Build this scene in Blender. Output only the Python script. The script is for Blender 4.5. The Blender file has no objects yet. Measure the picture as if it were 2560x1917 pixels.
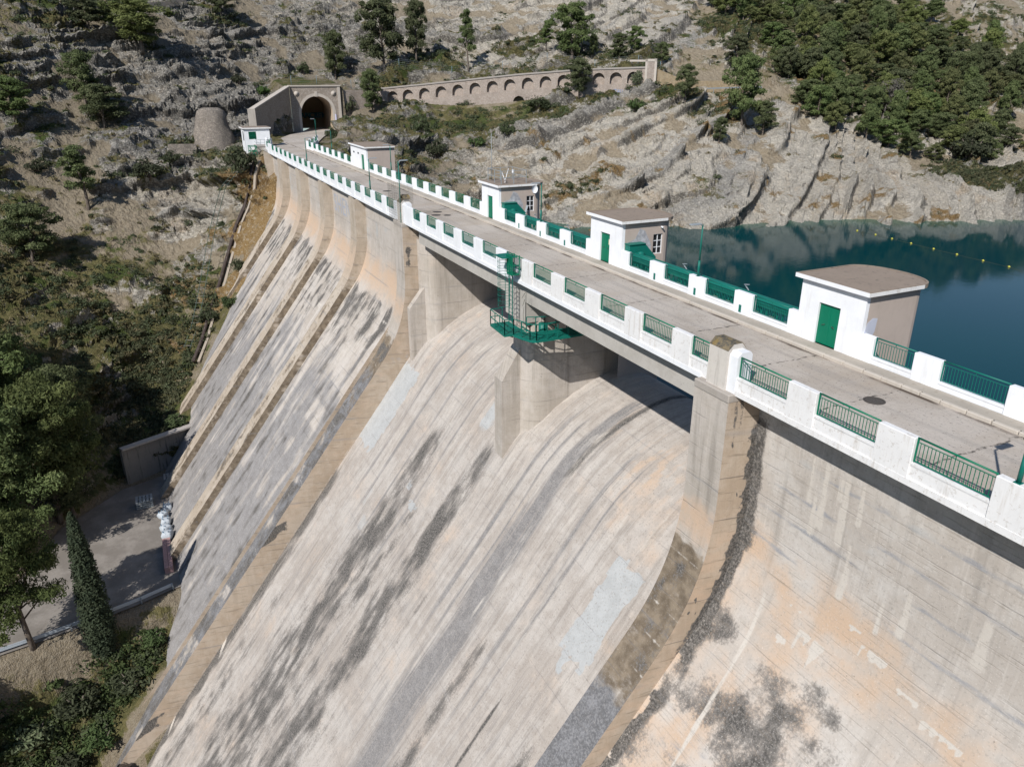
import bpy, math, random
import numpy as np
from mathutils import Vector, Matrix
from mathutils.bvhtree import BVHTree
rad = math.radians
SC = bpy.context.scene
COL = SC.collection
rng = np.random.default_rng(7)
random.seed(7)

# ------------------------------------------------------------------ helpers
def tag(o, label=None, cat=None, group=None, kind=None):
    if label: o['label'] = label
    if cat: o['category'] = cat
    if group: o['group'] = group
    if kind: o['kind'] = kind
    return o

def empty(name, loc=(0, 0, 0), label=None, cat=None, group=None):
    o = bpy.data.objects.new(name, None)
    o.location = loc
    o.empty_display_size = 0.3
    COL.objects.link(o)
    return tag(o, label, cat, group)

def link(name, me, parent=None, loc=None):
    o = bpy.data.objects.new(name, me)
    COL.objects.link(o)
    if parent is not None:
        o.parent = parent
        # parts are modelled in world space: undo the parent's location
        p = parent; off = Vector((0, 0, 0))
        while p is not None:
            off += p.location; p = p.parent
        if loc is None: o.location = -off
        else: o.location = Vector(loc) - off
    elif loc is not None:
        o.location = loc
    return o

class MB:
    """collects boxes, bars and tubes into ONE mesh"""
    def __init__(s): s.v = []; s.f = []; s.m = []; s.sm = []
    def add(s, vs, fs, mi=0, smooth=False):
        b = len(s.v); s.v += [tuple(map(float, v)) for v in vs]
        for f in fs:
            s.f.append([b + i for i in f]); s.m.append(mi); s.sm.append(smooth)
    def box(s, x0, x1, y0, y1, z0, z1, mi=0):
        s.add([(x0,y0,z0),(x1,y0,z0),(x1,y1,z0),(x0,y1,z0),(x0,y0,z1),(x1,y0,z1),(x1,y1,z1),(x0,y1,z1)],
              [(0,3,2,1),(4,5,6,7),(0,1,5,4),(1,2,6,5),(2,3,7,6),(3,0,4,7)], mi)
    def bbox(s, x0, x1, y0, y1, z0, z1, b=0.03, mi=0):
        """box with chamfered top and vertical edges"""
        def ring(i, z):
            return [(x0+i,y0+b,z),(x0+b,y0+i,z),(x1-b,y0+i,z),(x1-i,y0+b,z),(x1-i,y1-b,z),(x1-b,y1-i,z),(x0+b,y1-i,z),(x0+i,y1-b,z)]
        R = [ring(0, z0), ring(0, z1-b), ring(b, z1)]
        vs = R[0]+R[1]+R[2]; fs = []
        for k in range(2):
            for i in range(8):
                j = (i+1) % 8; fs.append((k*8+i, k*8+j, k*8+8+j, k*8+8+i))
        fs.append(tuple(range(16, 24))); fs.append(tuple(range(7, -1, -1)))
        s.add(vs, fs, mi)
    def obox(s, c, ax, ay, az, mi=0):
        c = Vector(c); ax = Vector(ax); ay = Vector(ay); az = Vector(az)
        vs = [c+sx*ax+sy*ay+sz*az for sz in (-1,1) for sx,sy in ((-1,-1),(1,-1),(1,1),(-1,1))]
        s.add(vs, [(0,3,2,1),(4,5,6,7),(0,1,5,4),(1,2,6,5),(2,3,7,6),(3,0,4,7)], mi)
    def bar(s, p0, p1, w, h=None, mi=0):
        h = h or w
        p0 = Vector(p0); p1 = Vector(p1); d = (p1-p0)
        if d.length < 1e-6: return
        d.normalize(); up = Vector((0,0,1)) if abs(d.z) < .95 else Vector((1,0,0))
        a = d.cross(up).normalized(); b = a.cross(d)
        c = (p0+p1)/2
        s.obox(c, d*((p1-p0).length/2), a*(w/2), b*(h/2), mi)
    def tube(s, pts, r, n=8, mi=0, cap=True, r2=None):
        pts = [Vector(p) for p in pts]; L = len(pts); vs = []
        for i, p in enumerate(pts):
            d = (pts[min(i+1, L-1)]-pts[max(i-1, 0)]).normalized()
            up = Vector((0,0,1)) if abs(d.z) < .9 else Vector((1,0,0))
            a = d.cross(up).normalized(); b = a.cross(d)
            rr = r if r2 is None else r+(r2-r)*i/(L-1)
            if isinstance(r, (list, tuple)): rr = r[i]
            for k in range(n):
                t = 2*math.pi*k/n
                vs.append(p+a*(rr*math.cos(t))+b*(rr*math.sin(t)))
        fs = []
        for i in range(L-1):
            for k in range(n):
                j = (k+1) % n
                fs.append((i*n+k, i*n+j, (i+1)*n+j, (i+1)*n+k))
        if cap:
            fs.append(tuple(range(n-1, -1, -1))); fs.append(tuple((L-1)*n+k for k in range(n)))
        s.add(vs, fs, mi, True)
    def prism(s, poly, h0, h1, axis='z', mi=0):
        """extrude polygon (list of 2D points) along axis"""
        n = len(poly)
        def P(a, b, h):
            return {'z': (a, b, h), 'y': (a, h, b), 'x': (h, a, b)}[axis]
        vs = [P(a, b, h0) for a, b in poly]+[P(a, b, h1) for a, b in poly]
        fs = [tuple(range(n-1, -1, -1)), tuple(range(n, 2*n))]
        for i in range(n):
            j = (i+1) % n; fs.append((i, j, n+j, n+i))
        s.add(vs, fs, mi)
    def mesh(s, name, mats):
        me = bpy.data.meshes.new(name)
        me.from_pydata(s.v, [], s.f)
        for m in (mats if isinstance(mats, (list, tuple)) else [mats]): me.materials.append(m)
        me.polygons.foreach_set('material_index', s.m)
        me.polygons.foreach_set('use_smooth', s.sm)
        import bmesh
        bm = bmesh.new(); bm.from_mesh(me)
        bmesh.ops.recalc_face_normals(bm, faces=bm.faces); bm.to_mesh(me); bm.free()
        me.update()
        return me
    def build(s, name, mats, parent=None, loc=None):
        return link(name, s.mesh(name, mats), parent, loc)

def np_mesh(name, V, F, mats, uv=None, attrs=None, smooth=True):
    """quads/tris mesh from numpy arrays; uv and attrs per vertex"""
    me = bpy.data.meshes.new(name)
    n, k = F.shape
    me.vertices.add(len(V)); me.vertices.foreach_set('co', np.ascontiguousarray(V, np.float32).ravel())
    me.loops.add(n*k); me.loops.foreach_set('vertex_index', np.ascontiguousarray(F, np.int32).ravel())
    me.polygons.add(n); me.polygons.foreach_set('loop_start', np.arange(0, n*k, k, dtype=np.int32))
    me.polygons.foreach_set('use_smooth', np.full(n, smooth))
    me.update(calc_edges=True)
    if uv is not None:
        l = me.uv_layers.new(name='UVMap')
        l.data.foreach_set('uv', np.ascontiguousarray(uv[F.ravel()], np.float32).ravel())
    for a, d in (attrs or {}).items():
        at = me.attributes.new(a, 'FLOAT', 'POINT')
        at.data.foreach_set('value', np.ascontiguousarray(d, np.float32).ravel())
    for m in (mats if isinstance(mats, (list, tuple)) else [mats]): me.materials.append(m)
    me.validate()
    return me

def grid_faces(n, m):
    i = np.arange(n-1)[:, None]*m + np.arange(m-1)[None, :]
    return np.stack([i, i+1, i+m+1, i+m], -1).reshape(-1, 4)

# ------------------------------------------------------------------ noise
_perm = np.random.default_rng(3).permutation(256).astype(np.int64)
_g = np.random.default_rng(4).normal(size=(256, 3)); _g /= np.linalg.norm(_g, axis=1)[:, None]
_g = _g.astype(np.float32)
def _h(i, j, k): return _perm[(_perm[(_perm[i & 255]+j) & 255]+k) & 255]
def pn(x, y, z):
    x, y, z = np.broadcast_arrays(np.asarray(x, np.float64), y, z)
    xi = np.floor(x).astype(np.int64); yi = np.floor(y).astype(np.int64); zi = np.floor(z).astype(np.int64)
    xf = (x-xi).astype(np.float32); yf = (y-yi).astype(np.float32); zf = (z-zi).astype(np.float32)
    u, v, w = (t*t*t*(t*(t*6-15)+10) for t in (xf, yf, zf))
    r = 0
    for a in (0, 1):
        for b in (0, 1):
            for c in (0, 1):
                g = _g[_h(xi+a, yi+b, zi+c)]
                d = g[..., 0]*(xf-a)+g[..., 1]*(yf-b)+g[..., 2]*(zf-c)
                r = r + (u if a else 1-u)*(v if b else 1-v)*(w if c else 1-w)*d
    return r*1.6
def fbm(x, y, z, o=4, g=.5):
    r = 0; a = 1; f = 1
    for k in range(o):
        r = r+a*pn(x*f+k*17.3, y*f-k*9.1, z*f+k*5.7); a *= g; f *= 2
    return r
def cell(x, y, z):
    """cellular noise: F1 and a random id of the nearest cell"""
    xi = np.floor(x).astype(np.int64); yi = np.floor(y).astype(np.int64); zi = np.floor(z).astype(np.int64)
    best = np.full(x.shape, 9., np.float32); b2 = best.copy(); idv = np.zeros(x.shape, np.float32)
    for a in (-1, 0, 1):
        for b in (-1, 0, 1):
            for c in (-1, 0, 1):
                h = _h(xi+a, yi+b, zi+c)
                px = xi+a+_perm[h]/255.-x; py = yi+b+_perm[(h+57) & 255]/255.-y; pz = zi+c+_perm[(h+131) & 255]/255.-z
                d = (px*px+py*py+pz*pz).astype(np.float32)
                m = d < best
                b2 = np.where(m, best, np.minimum(b2, d)); idv = np.where(m, _perm[(h+91) & 255]/255., idv); best = np.where(m, d, best)
    return np.sqrt(best), np.sqrt(b2), idv
def sst(a, b, x):
    t = np.clip((x-a)/(b-a), 0, 1); return t*t*(3-2*t)

# ------------------------------------------------------------------ material helpers
class Mat:
    def __init__(s, name, rough=.85, spec=.3):
        s.m = bpy.data.materials.new(name); s.m.use_nodes = True
        s.nt = s.m.node_tree; s.nt.nodes.clear()
        s.out = s.nt.nodes.new('ShaderNodeOutputMaterial')
        s.b = s.nt.nodes.new('ShaderNodeBsdfPrincipled')
        s.b.inputs['Roughness'].default_value = rough
        s.b.inputs['Specular IOR Level'].default_value = spec
        s.nt.links.new(s.b.outputs[0], s.out.inputs[0])
        s._c = {}
    def n(s, typ, ins=None, **props):
        nd = s.nt.nodes.new(typ)
        for k, v in props.items(): setattr(nd, k, v)
        for k, v in (ins or {}).items(): s.set(nd.inputs[k], v)
        return nd
    def set(s, sock, v):
        if isinstance(v, bpy.types.NodeSocket): s.nt.links.new(v, sock)
        elif isinstance(v, (tuple, list)) and len(v) == 3 and len(sock.default_value) == 4: sock.default_value = (*v, 1)
        else: sock.default_value = v
    def pos(s):
        if 'p' not in s._c: s._c['p'] = s.n('ShaderNodeNewGeometry').outputs['Position']
        return s._c['p']
    def obj(s):
        if 'o' not in s._c: s._c['o'] = s.n('ShaderNodeTexCoord').outputs['Object']
        return s._c['o']
    def uv(s):
        if 'u' not in s._c: s._c['u'] = s.n('ShaderNodeUVMap').outputs[0]
        return s._c['u']
    def attr(s, name): return s.n('ShaderNodeAttribute', attribute_name=name).outputs['Fac']
    def vec(s, v, scale=(1,1,1), loc=(0,0,0), rot=(0,0,0)):
        return s.n('ShaderNodeMapping', {'Vector': v, 'Scale': scale, 'Location': loc, 'Rotation': rot}).outputs[0]
    def noise(s, v, scale=1., detail=4., rough=.55, dist=0.):
        return s.n('ShaderNodeTexNoise', {'Vector': v, 'Scale': scale, 'Detail': detail, 'Roughness': rough, 'Distortion': dist}).outputs['Fac']
    def voro(s, v, scale=1., feature='F1', out='Distance', rand=1.):
        return s.n('ShaderNodeTexVoronoi', {'Vector': v, 'Scale': scale, 'Randomness': rand}, feature=feature).outputs[out]
    def ma(s, op, a, b=0., c=None, clamp=False):
        nd = s.n('ShaderNodeMath', operation=op, use_clamp=clamp)
        s.set(nd.inputs[0], a); s.set(nd.inputs[1], b)
        if c is not None: s.set(nd.inputs[2], c)
        return nd.outputs[0]
    def mul(s, a, b): return s.ma('MULTIPLY', a, b)
    def ad(s, a, b): return s.ma('ADD', a, b)
    def ss(s, x, a, b, lo=0., hi=1.):
        nd = s.n('ShaderNodeMapRange', {'Value': x, 'From Min': a, 'From Max': b, 'To Min': lo, 'To Max': hi}, interpolation_type='SMOOTHSTEP')
        return nd.outputs[0]
    def mix(s, f, a, b, blend='MIX'):
        nd = s.n('ShaderNodeMix', data_type='RGBA', blend_type=blend)
        s.set(nd.inputs[0], f); s.set(nd.inputs[6], a); s.set(nd.inputs[7], b)
        return nd.outputs[2]
    def sep(s, v): return s.n('ShaderNodeSeparateXYZ', {0: v}).outputs
    def comb(s, x, y, z): return s.n('ShaderNodeCombineXYZ', {0: x, 1: y, 2: z}).outputs[0]
    def ramp(s, f, stops):
        nd = s.n('ShaderNodeValToRGB', {0: f}); cr = nd.color_ramp
        while len(cr.elements) < len(stops): cr.elements.new(.5)
        for e, (p, c) in zip(cr.elements, stops):
            e.position = p; e.color = (*c, 1) if len(c) == 3 else c
        return nd.outputs[0]
    def bump(s, h, strength=.5, dist=.05, nrm=None):
        ins = {'Height': h, 'Strength': strength, 'Distance': dist}
        if nrm is not None: ins['Normal'] = nrm
        return s.n('ShaderNodeBump', ins).outputs[0]
    def fin(s, col=None, nrm=None, rough=None):
        if col is not None: s.set(s.b.inputs['Base Color'], col)
        if nrm is not None: s.set(s.b.inputs['Normal'], nrm)
        if rough is not None: s.set(s.b.inputs['Roughness'], rough)
        return s.m

# ------------------------------------------------------------------ camera, light, sky
CAM = Vector((0, 20.61, 11.8))
cd = bpy.data.cameras.new('camera'); cam = bpy.data.objects.new('camera', cd); COL.objects.link(cam)
cd.sensor_width = 36; cd.lens = 36*1885/2560.; cd.clip_start = .5; cd.clip_end = 5000
cam.location = CAM
cam.rotation_euler = (rad(90-22.1), 0, rad(-90-25.6))
SC.camera = cam
SUN_A, SUN_E = 37., 40.      # from +Y towards -X, elevation
sd = Vector((-math.sin(rad(SUN_A))*math.cos(rad(SUN_E)), math.cos(rad(SUN_A))*math.cos(rad(SUN_E)), math.sin(rad(SUN_E))))
sl = bpy.data.lights.new('sun', 'SUN'); so = bpy.data.objects.new('sun', sl); COL.objects.link(so)
sl.energy = 4.5; sl.angle = rad(.53); sl.color = (1, .965, .915)
so.rotation_euler = (-sd).to_track_quat('-Z', 'Y').to_euler(); so.location = (0, 80, 120)
W = bpy.data.worlds.new('World'); SC.world = W; W.use_nodes = True
wn = W.node_tree; wn.nodes.clear()
sky = wn.nodes.new('ShaderNodeTexSky'); sky.sky_type = 'NISHITA'; sky.sun_disc = False
sky.sun_elevation = rad(SUN_E); sky.sun_rotation = math.atan2(sd.x, sd.y)
sky.altitude = 900; sky.air_density = 1.; sky.dust_density = .1; sky.ozone_density = 1.
bg = wn.nodes.new('ShaderNodeBackground'); bg.inputs[1].default_value = .095
wo = wn.nodes.new('ShaderNodeOutputWorld')
wn.links.new(sky.outputs[0], bg.inputs[0]); wn.links.new(bg.outputs[0], wo.inputs[0])
SC.view_settings.view_transform = 'Standard'; SC.view_settings.look = 'None'
SC.view_settings.exposure = 0.16; SC.view_settings.gamma = 1
SC.render.engine = 'CYCLES'
SC.cycles.max_bounces = 6; SC.cycles.diffuse_bounces = 4; SC.cycles.glossy_bounces = 3
SC.cycles.transparent_max_bounces = 8
# ------------------------------------------------------------------ terrain
WATER_Z = -13.0
CP = [(204.0,40.9,26.7),(184.7,42.5,9.0),(163.4,43.3,-6.0),(141.2,43.3,-17.8),(123.0,43.0,-25.9),(214.9,28.5,28.0),(187.7,30.8,8.9),
(165.6,32.7,-6.8),(144.4,34.1,-19.5),(126.2,35.1,-28.5),(224.9,13.8,29.3),(204.9,16.0,18.3),(192.0,17.9,8.7),(172.0,20.0,-2.1),
(155.0,22.1,-12.8),(142.0,23.9,-21.7),(130.9,25.4,-28.8),(118.7,29.7,-35.6),(233.8,-2.8,28.4),(204.2,2.0,13.5),(191.1,2.2,6.7),
(175.3,4.9,-1.8),(163.6,8.7,-8.0),(153.8,12.0,-13.4),(142.9,16.3,-21.1),(133.0,21.5,-27.3),(122.9,24.3,-33.3),(116.8,27.7,-35.6),
(219.6,-12.3,17.0),(209.1,-14.5,10.9),(234.0,-32.9,24.7),(212.7,-27.1,13.7),(249.8,-30.4,32.8),(194.1,-4.9,4.4),(184.9,3.6,1.0),
(159.0,5.6,-4.4),(226.8,-57.8,24.9),(196.7,-46.9,12.6),(242.4,-78.7,34.0),(200.5,-74.7,19.5),(183.9,-77.7,15.3),(216.9,-113.5,30.8),
(176.2,-89.5,16.8),(190.3,-112.1,24.4),(160.3,-103.0,14.6),(213.3,-145.0,34.2),(181.5,-35.5,3.4),(178.4,-44.8,3.9),(170.5,-48.6,2.1),
(168.0,-59.2,5.0),(161.4,-67.8,6.1),(156.1,-76.9,6.8),(147.2,-84.0,7.6),(159.1,-33.2,-3.1),(153.9,-41.7,-3.0),(147.2,-49.3,-2.7),
(137.9,-60.5,-2.4),(132.9,-73.8,0.2),(143.2,-30.4,-7.8),(132.8,-42.5,-7.2),(118.4,-54.1,-9.8),(113.6,-71.1,-9.6),(173.4,-27.5,1.9),
(161.9,-31.2,0.6),(152.2,-28.9,-3.2),(142.7,-25.6,-6.1),(144.5,-117.7,10.5),(140.6,-104.2,3.7),(127.7,-106.2,-0.5),(119.1,-118.3,-5.0),
(112.4,-125.1,-8.0),(98.0,-120.7,-10.2),(115.3,-169.1,-4.8),(118.4,-155.2,-5.5),(98.4,-127.7,-8.9),(85.8,-133.8,-10.8),(113.1,-99.5,-8.1),
(115.8,-84.0,-7.6),(145.9,-94.8,8.6),(163.9,-137.9,19.3),(147.6,-131.6,8.3),(135.3,-134.7,3.3),(161.9,-169.8,19.7),(132.4,-155.1,3.1),
(188.7,-219.0,35.0),(190.0,-255.3,36.5),(150.1,-203.9,13.8),(125.3,-181.8,2.8),(192.0,-172.1,33.6),(178.2,-134.2,24.3),
# shoreline
(123.6,-45.7,-13.1),(113.6,-66.5,-13.1),(104.7,-90.7,-13.1),(94,-109.7,-13.1),(85.7,-131,-13.1),(78,-165,-13.1),(95,-200,-8),(60,-260,-13),
# reservoir bed
(100,-20,-22),(60,-20,-35),(30,-60,-40),(80,-60,-28),(0,-150,-40),(60,-120,-26),(40,-200,-28),(-60,-60,-40),(112,-14,-17),(125,-14,-11),(138,-16,-8),
# dam contact and abutment
(138,-.4,-7.9),(127.6,6.9,-17.2),(121,13.8,-26),(113.6,19.8,-33.4),(107,20.2,-34.1),(150,-3,-.5),(146,3,-3.4),(138,-4,-7),(120,-3,-16),(107,0,-24),(90,5,-38),(60,5,-50),
# plaza, road and the valley floor
(80,27,-39.4),(90,27,-39.3),(100,25,-39.2),(75,35,-39.5),(73,55,-39.6),(85,45,-38),(100,40,-35.5),(67.5,24.0,-42.3),(66.8,27.7,-45.5),(66,29.8,-48.5),(65,32.5,-52),(63,36,-55),(60,28,-56),(60,42,-56),(50,30,-56),(40,50,-58),
(66,47,-48),(40,90,-60),(60,80,-54),(110,45,-31),(110,70,-28),(130,70,-16),(160,70,2),(200,75,30),(71,25,-42.5),(70.5,31,-45),(58,24,-58),(20,40,-60),(0,80,-60),(78,70,-39.5),(90,80,-35),
# far country
(300,0,62),(300,-120,72),(300,-260,62),(260,-300,58),(260,100,62),(400,-100,105),(420,-300,100),(420,200,110),(350,-420,80),(200,-420,45),
(100,-350,6),(700,-200,170),(700,300,180),(600,-600,150),(240,-240,58),(-100,100,-40),(-120,0,-10),(-150,-100,0),(-250,50,60),(-150,200,20),(0,250,-62),(150,200,10),(-300,-300,60),(0,-450,20),(50,400,-60),(400,400,110)]
CP = np.array(CP, float)
def tps_fit(P, lam):
    n = len(P); S = P[:, :2]/100.
    r2 = ((S[:, None]-S[None])**2).sum(-1)
    K = .5*r2*np.log(r2+1e-12)+lam*np.eye(n)
    A = np.zeros((n+3, n+3)); A[:n, :n] = K; A[:n, n] = 1; A[:n, n+1:] = S; A[n, :n] = 1; A[n+1:, :n] = S.T
    return np.linalg.solve(A, np.r_[P[:, 2], 0, 0, 0]), S
_w, _S = tps_fit(CP, 2e-4)
def tps(x, y):
    sh = x.shape; q = np.stack([x.ravel(), y.ravel()], -1)/100.; out = np.empty(len(q))
    for i in range(0, len(q), 40000):
        c = q[i:i+40000]; r2 = ((c[:, None]-_S[None])**2).sum(-1)
        out[i:i+40000] = (.5*r2*np.log(r2+1e-12))@_w[:len(_S)]+_w[-3]+c@_w[-2:]
    return out.reshape(sh)
def pl_dist(x, y, pts):
    """distance to polyline, parameter 0..1 along it and signed side"""
    best = np.full(x.shape, 1e9); par = np.zeros(x.shape); side = np.zeros(x.shape); L = 0
    seg = [math.dist(pts[i][:2], pts[i+1][:2]) for i in range(len(pts)-1)]; T = sum(seg)
    for i in range(len(pts)-1):
        ax, ay = pts[i][:2]; bx, by = pts[i+1][:2]; dx, dy = bx-ax, by-ay
        t = np.clip(((x-ax)*dx+(y-ay)*dy)/seg[i]**2, 0, 1)
        d = np.hypot(x-ax-t*dx, y-ay-t*dy); m = d < best
        best = np.where(m, d, best); par = np.where(m, (L+t*seg[i])/T, par)
        side = np.where(m, np.sign(dx*(y-ay)-dy*(x-ax)), side); L += seg[i]
    return best, par, side
ROAD = [(150,-5.3),(158,-8.2),(166,-11.3),(176,-15),(190,-19.6),(197,-21.8)]
ARC = [(190.6,-25.2),(192.3,-36),(153.5,-86.4)]
ARC2 = [(153.5,-86.4),(150.5,-97),(147,-118)]
PLAZA = [(77,20),(75.6,25),(74.3,31),(72.6,40.2),(70.5,62),(70,90),(76,90),(76.5,62),(79,45),(86,39),(95,36),(102.5,29),(105.5,21),(100,17)]
def in_poly(x, y, P):
    ins = np.zeros(x.shape, bool); n = len(P)
    for i in range(n):
        x0, y0 = P[i]; x1, y1 = P[(i+1) % n]
        c = ((y0 > y) != (y1 > y)) & (x < (x1-x0)*(y-y0)/(y1-y0+1e-12)+x0)
        ins ^= c
    return ins
def base_z(x, y):
    """hill surface with road, walls and plaza cut into it; also returns how calm the ground is there"""
    z = tps(x, y); calm = np.zeros(x.shape)
    # arcade: low in front, full height behind
    d, t, s = pl_dist(x, y, ARC)
    top = 9.0+(t-.13)/.87*4.6; top = np.where(t < .13, 9.2, top)
    front = 3.2+t*4.4
    inr = (t > 0) & (t < 1)
    bh = inr & (s > 0) & (d > 1.45)
    z = np.where(bh & (d < 14), np.maximum(z, (top-.25)*(1-sst(7, 14, d))+z*sst(7, 14, d)), z)
    z = np.where(inr & ~bh & (d < 6), np.minimum(z, front-.3+d*.02+sst(1.2, 6, d)*50*(s <= 0)), z)
    lock = np.where(inr, 1-sst(1.6, 4.5, d), 0)
    calm = np.maximum(calm, lock)
    d, t, s = pl_dist(x, y, ARC2)
    z = np.where((t > 0) & (t < 1) & (s <= 0) & (d < 3), np.minimum(z, 8.6), z)
    calm = np.maximum(calm, np.where((t > 0) & (t < 1), 1-sst(1, 4, d), 0))
    # road on the left bank
    d, t, s = pl_dist(x, y, ROAD)
    k = 1-sst(5.2, 8.5, d)
    k = np.where(x > 190.2, 0, k)
    z = z*(1-k)+(-.22)*k
    calm = np.maximum(calm, 1-sst(5.5, 9, d))
    # hill behind the tunnel front
    por = (x > 190.2) & (x < 214) & (y < -12.2) & (y > -26.4)
    z = np.where(por, np.maximum(z, 9.6+(x-190.2)*.12), z)
    calm = np.where(por, 1-sst(200, 212, x), calm)
    # plaza
    ins = in_poly(x, y, PLAZA); d, t, s = pl_dist(x, y, PLAZA+[PLAZA[0]])
    k = np.where(ins, 1, 1-sst(0, 3.5, d))
    z = z*(1-k)-39.45*k; calm = np.maximum(calm, np.where(ins, 1, 1-sst(.5, 4, d)))
    d, t, s = pl_dist(x, y, [(138,-.4),(127.6,6.9),(121,13.8),(113.6,19.8),(107,20.2)]); calm = np.maximum(calm, .85*(1-sst(1., 4., d)))
    d, t, s = pl_dist(x, y, [(76,23),(67.5,24),(66.8,27.7),(66,29.8),(65,32.5),(63,37)]); calm = np.maximum(calm, .96*(1-sst(1.5, 5., d)))
    return z, calm
az_l = [np.arange(-180, -100, 4), np.arange(-100, -63, .5), np.arange(-63, 13, .115), np.arange(13, 32, .2), np.arange(32, 60, 1), np.arange(60, 181, 4)]
AZ = np.radians(np.concatenate(az_l))
RR = np.concatenate([np.arange(22, 60, 1.2), np.arange(60, 100, .55), np.arange(100, 150, .4), np.arange(150, 246, .36), 246+np.cumsum(np.linspace(.4, 1.5, 130)), 370+np.cumsum(np.linspace(2, 30, 45))])
gx = CAM.x+RR[:, None]*np.cos(AZ)[None]; gy = CAM.y+RR[:, None]*np.sin(AZ)[None]
gz, calm = base_z(gx, gy)
def field(x, y, z, pts, p=3.):
    """soft inverse-distance field of hand-set values"""
    pts = np.array(pts, float); num = 0; den = 0
    for q in pts:
        w = 1/(((x-q[0])**2+(y-q[1])**2+1.5*(z-q[2])**2+16)**(p/2)); num = num+w*q[3]; den = den+w
    return num/den
# rock relief: x, y, z, value
TONE = [(204,41,27,.75),(185,42,9,.9),(163,43,-6,.7),(141,43,-18,.55),(123,43,-26,.4),(215,28,28,.8),(188,31,9,.95),(205,16,18,.9),(192,18,9,1.),(172,20,-2,.8),(155,22,-13,.5),
 (204,2,13,1.),(191,2,7,.9),(163,9,-8,.45),(154,12,-13,.35),(143,16,-21,.3),(210,-14,11,.9),(234,-33,25,.7),(213,-27,14,.95),(227,-58,25,.5),(217,-50,20,.5),(242,-79,34,.2),
 (200,-75,19,.18),(217,-113,31,.12),(190,-112,24,.1),(160,-103,15,.25),(181,-35,4,.95),(173,-27,2,.95),(162,-31,1,1.),(152,-29,-3,.9),(170,-48,2,.5),(156,-77,7,.35),(148,-49,-3,.3),
 (138,-60,-2,.15),(133,-74,0,.15),(118,-54,-9,.1),(113,-71,-9,.1),(105,-90,-13,.15),(119,-118,-5,.35),(98,-120,-10,.2),(128,-106,0,.2),(145,-118,10,.35),(133,-155,3,.3),(160,-170,20,.3),(240,-240,58,.3)]
VEG = [(204,41,27,.8),(185,42,9,.55),(163,43,-6,.6),(141,43,-18,.75),(123,43,-26,.8),(215,28,28,.7),(188,31,9,.45),(166,33,-7,.5),(144,34,-19,.75),(126,35,-29,.7),(205,16,18,.3),(192,18,9,.3),
 (172,20,-2,.45),(155,22,-13,.5),(142,24,-22,.6),(119,30,-36,.4),(204,2,13,.15),(191,2,7,.1),(175,5,-2,.55),(163,9,-8,.15),(154,12,-13,.15),(143,16,-21,.55),(133,21,-28,.8),(123,24,-33,.95),(117,22,-35,.95),
 (128,12,-20,.8),(136,6,-12,.6),(146,4,-4,.5),(210,-14,11,.4),(213,-27,14,.45),(234,-33,25,.35),(227,-58,25,.2),(197,-47,13,.6),(183,-77,15,.45),(217,-113,31,.2),(190,-112,24,.1),(170,-48,2,.75),(168,-59,5,.75),
 (156,-77,7,.6),(150,-84,8,.6),(148,-49,-3,.35),(159,-33,-3,.55),(138,-60,-2,.1),(133,-74,0,.1),(118,-54,-9,.25),(125,-55,-7,.5),(113,-71,-9,.12),(105,-90,-13,.05),(141,-104,4,.3),(145,-118,10,.5),(119,-118,-5,.05),
 (98,-120,-10,.02),(118,-155,-5,.15),(105,-140,-9,.75),(95,-145,-10,.7),(133,-135,3,.5),(133,-155,3,.75),(164,-138,19,.6),(178,-134,24,.7),(160,-170,20,.8),(240,-240,58,.35),(260,-280,58,.3),(200,-215,36,.45),(60,40,-51,1.1),(66,28,-46,1.1),(68,35,-48,1.1),(62,34,-53,1.1),(72,45,-44,1.),(75,35,-39,.1),(90,27,-39,.1)]
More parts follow.
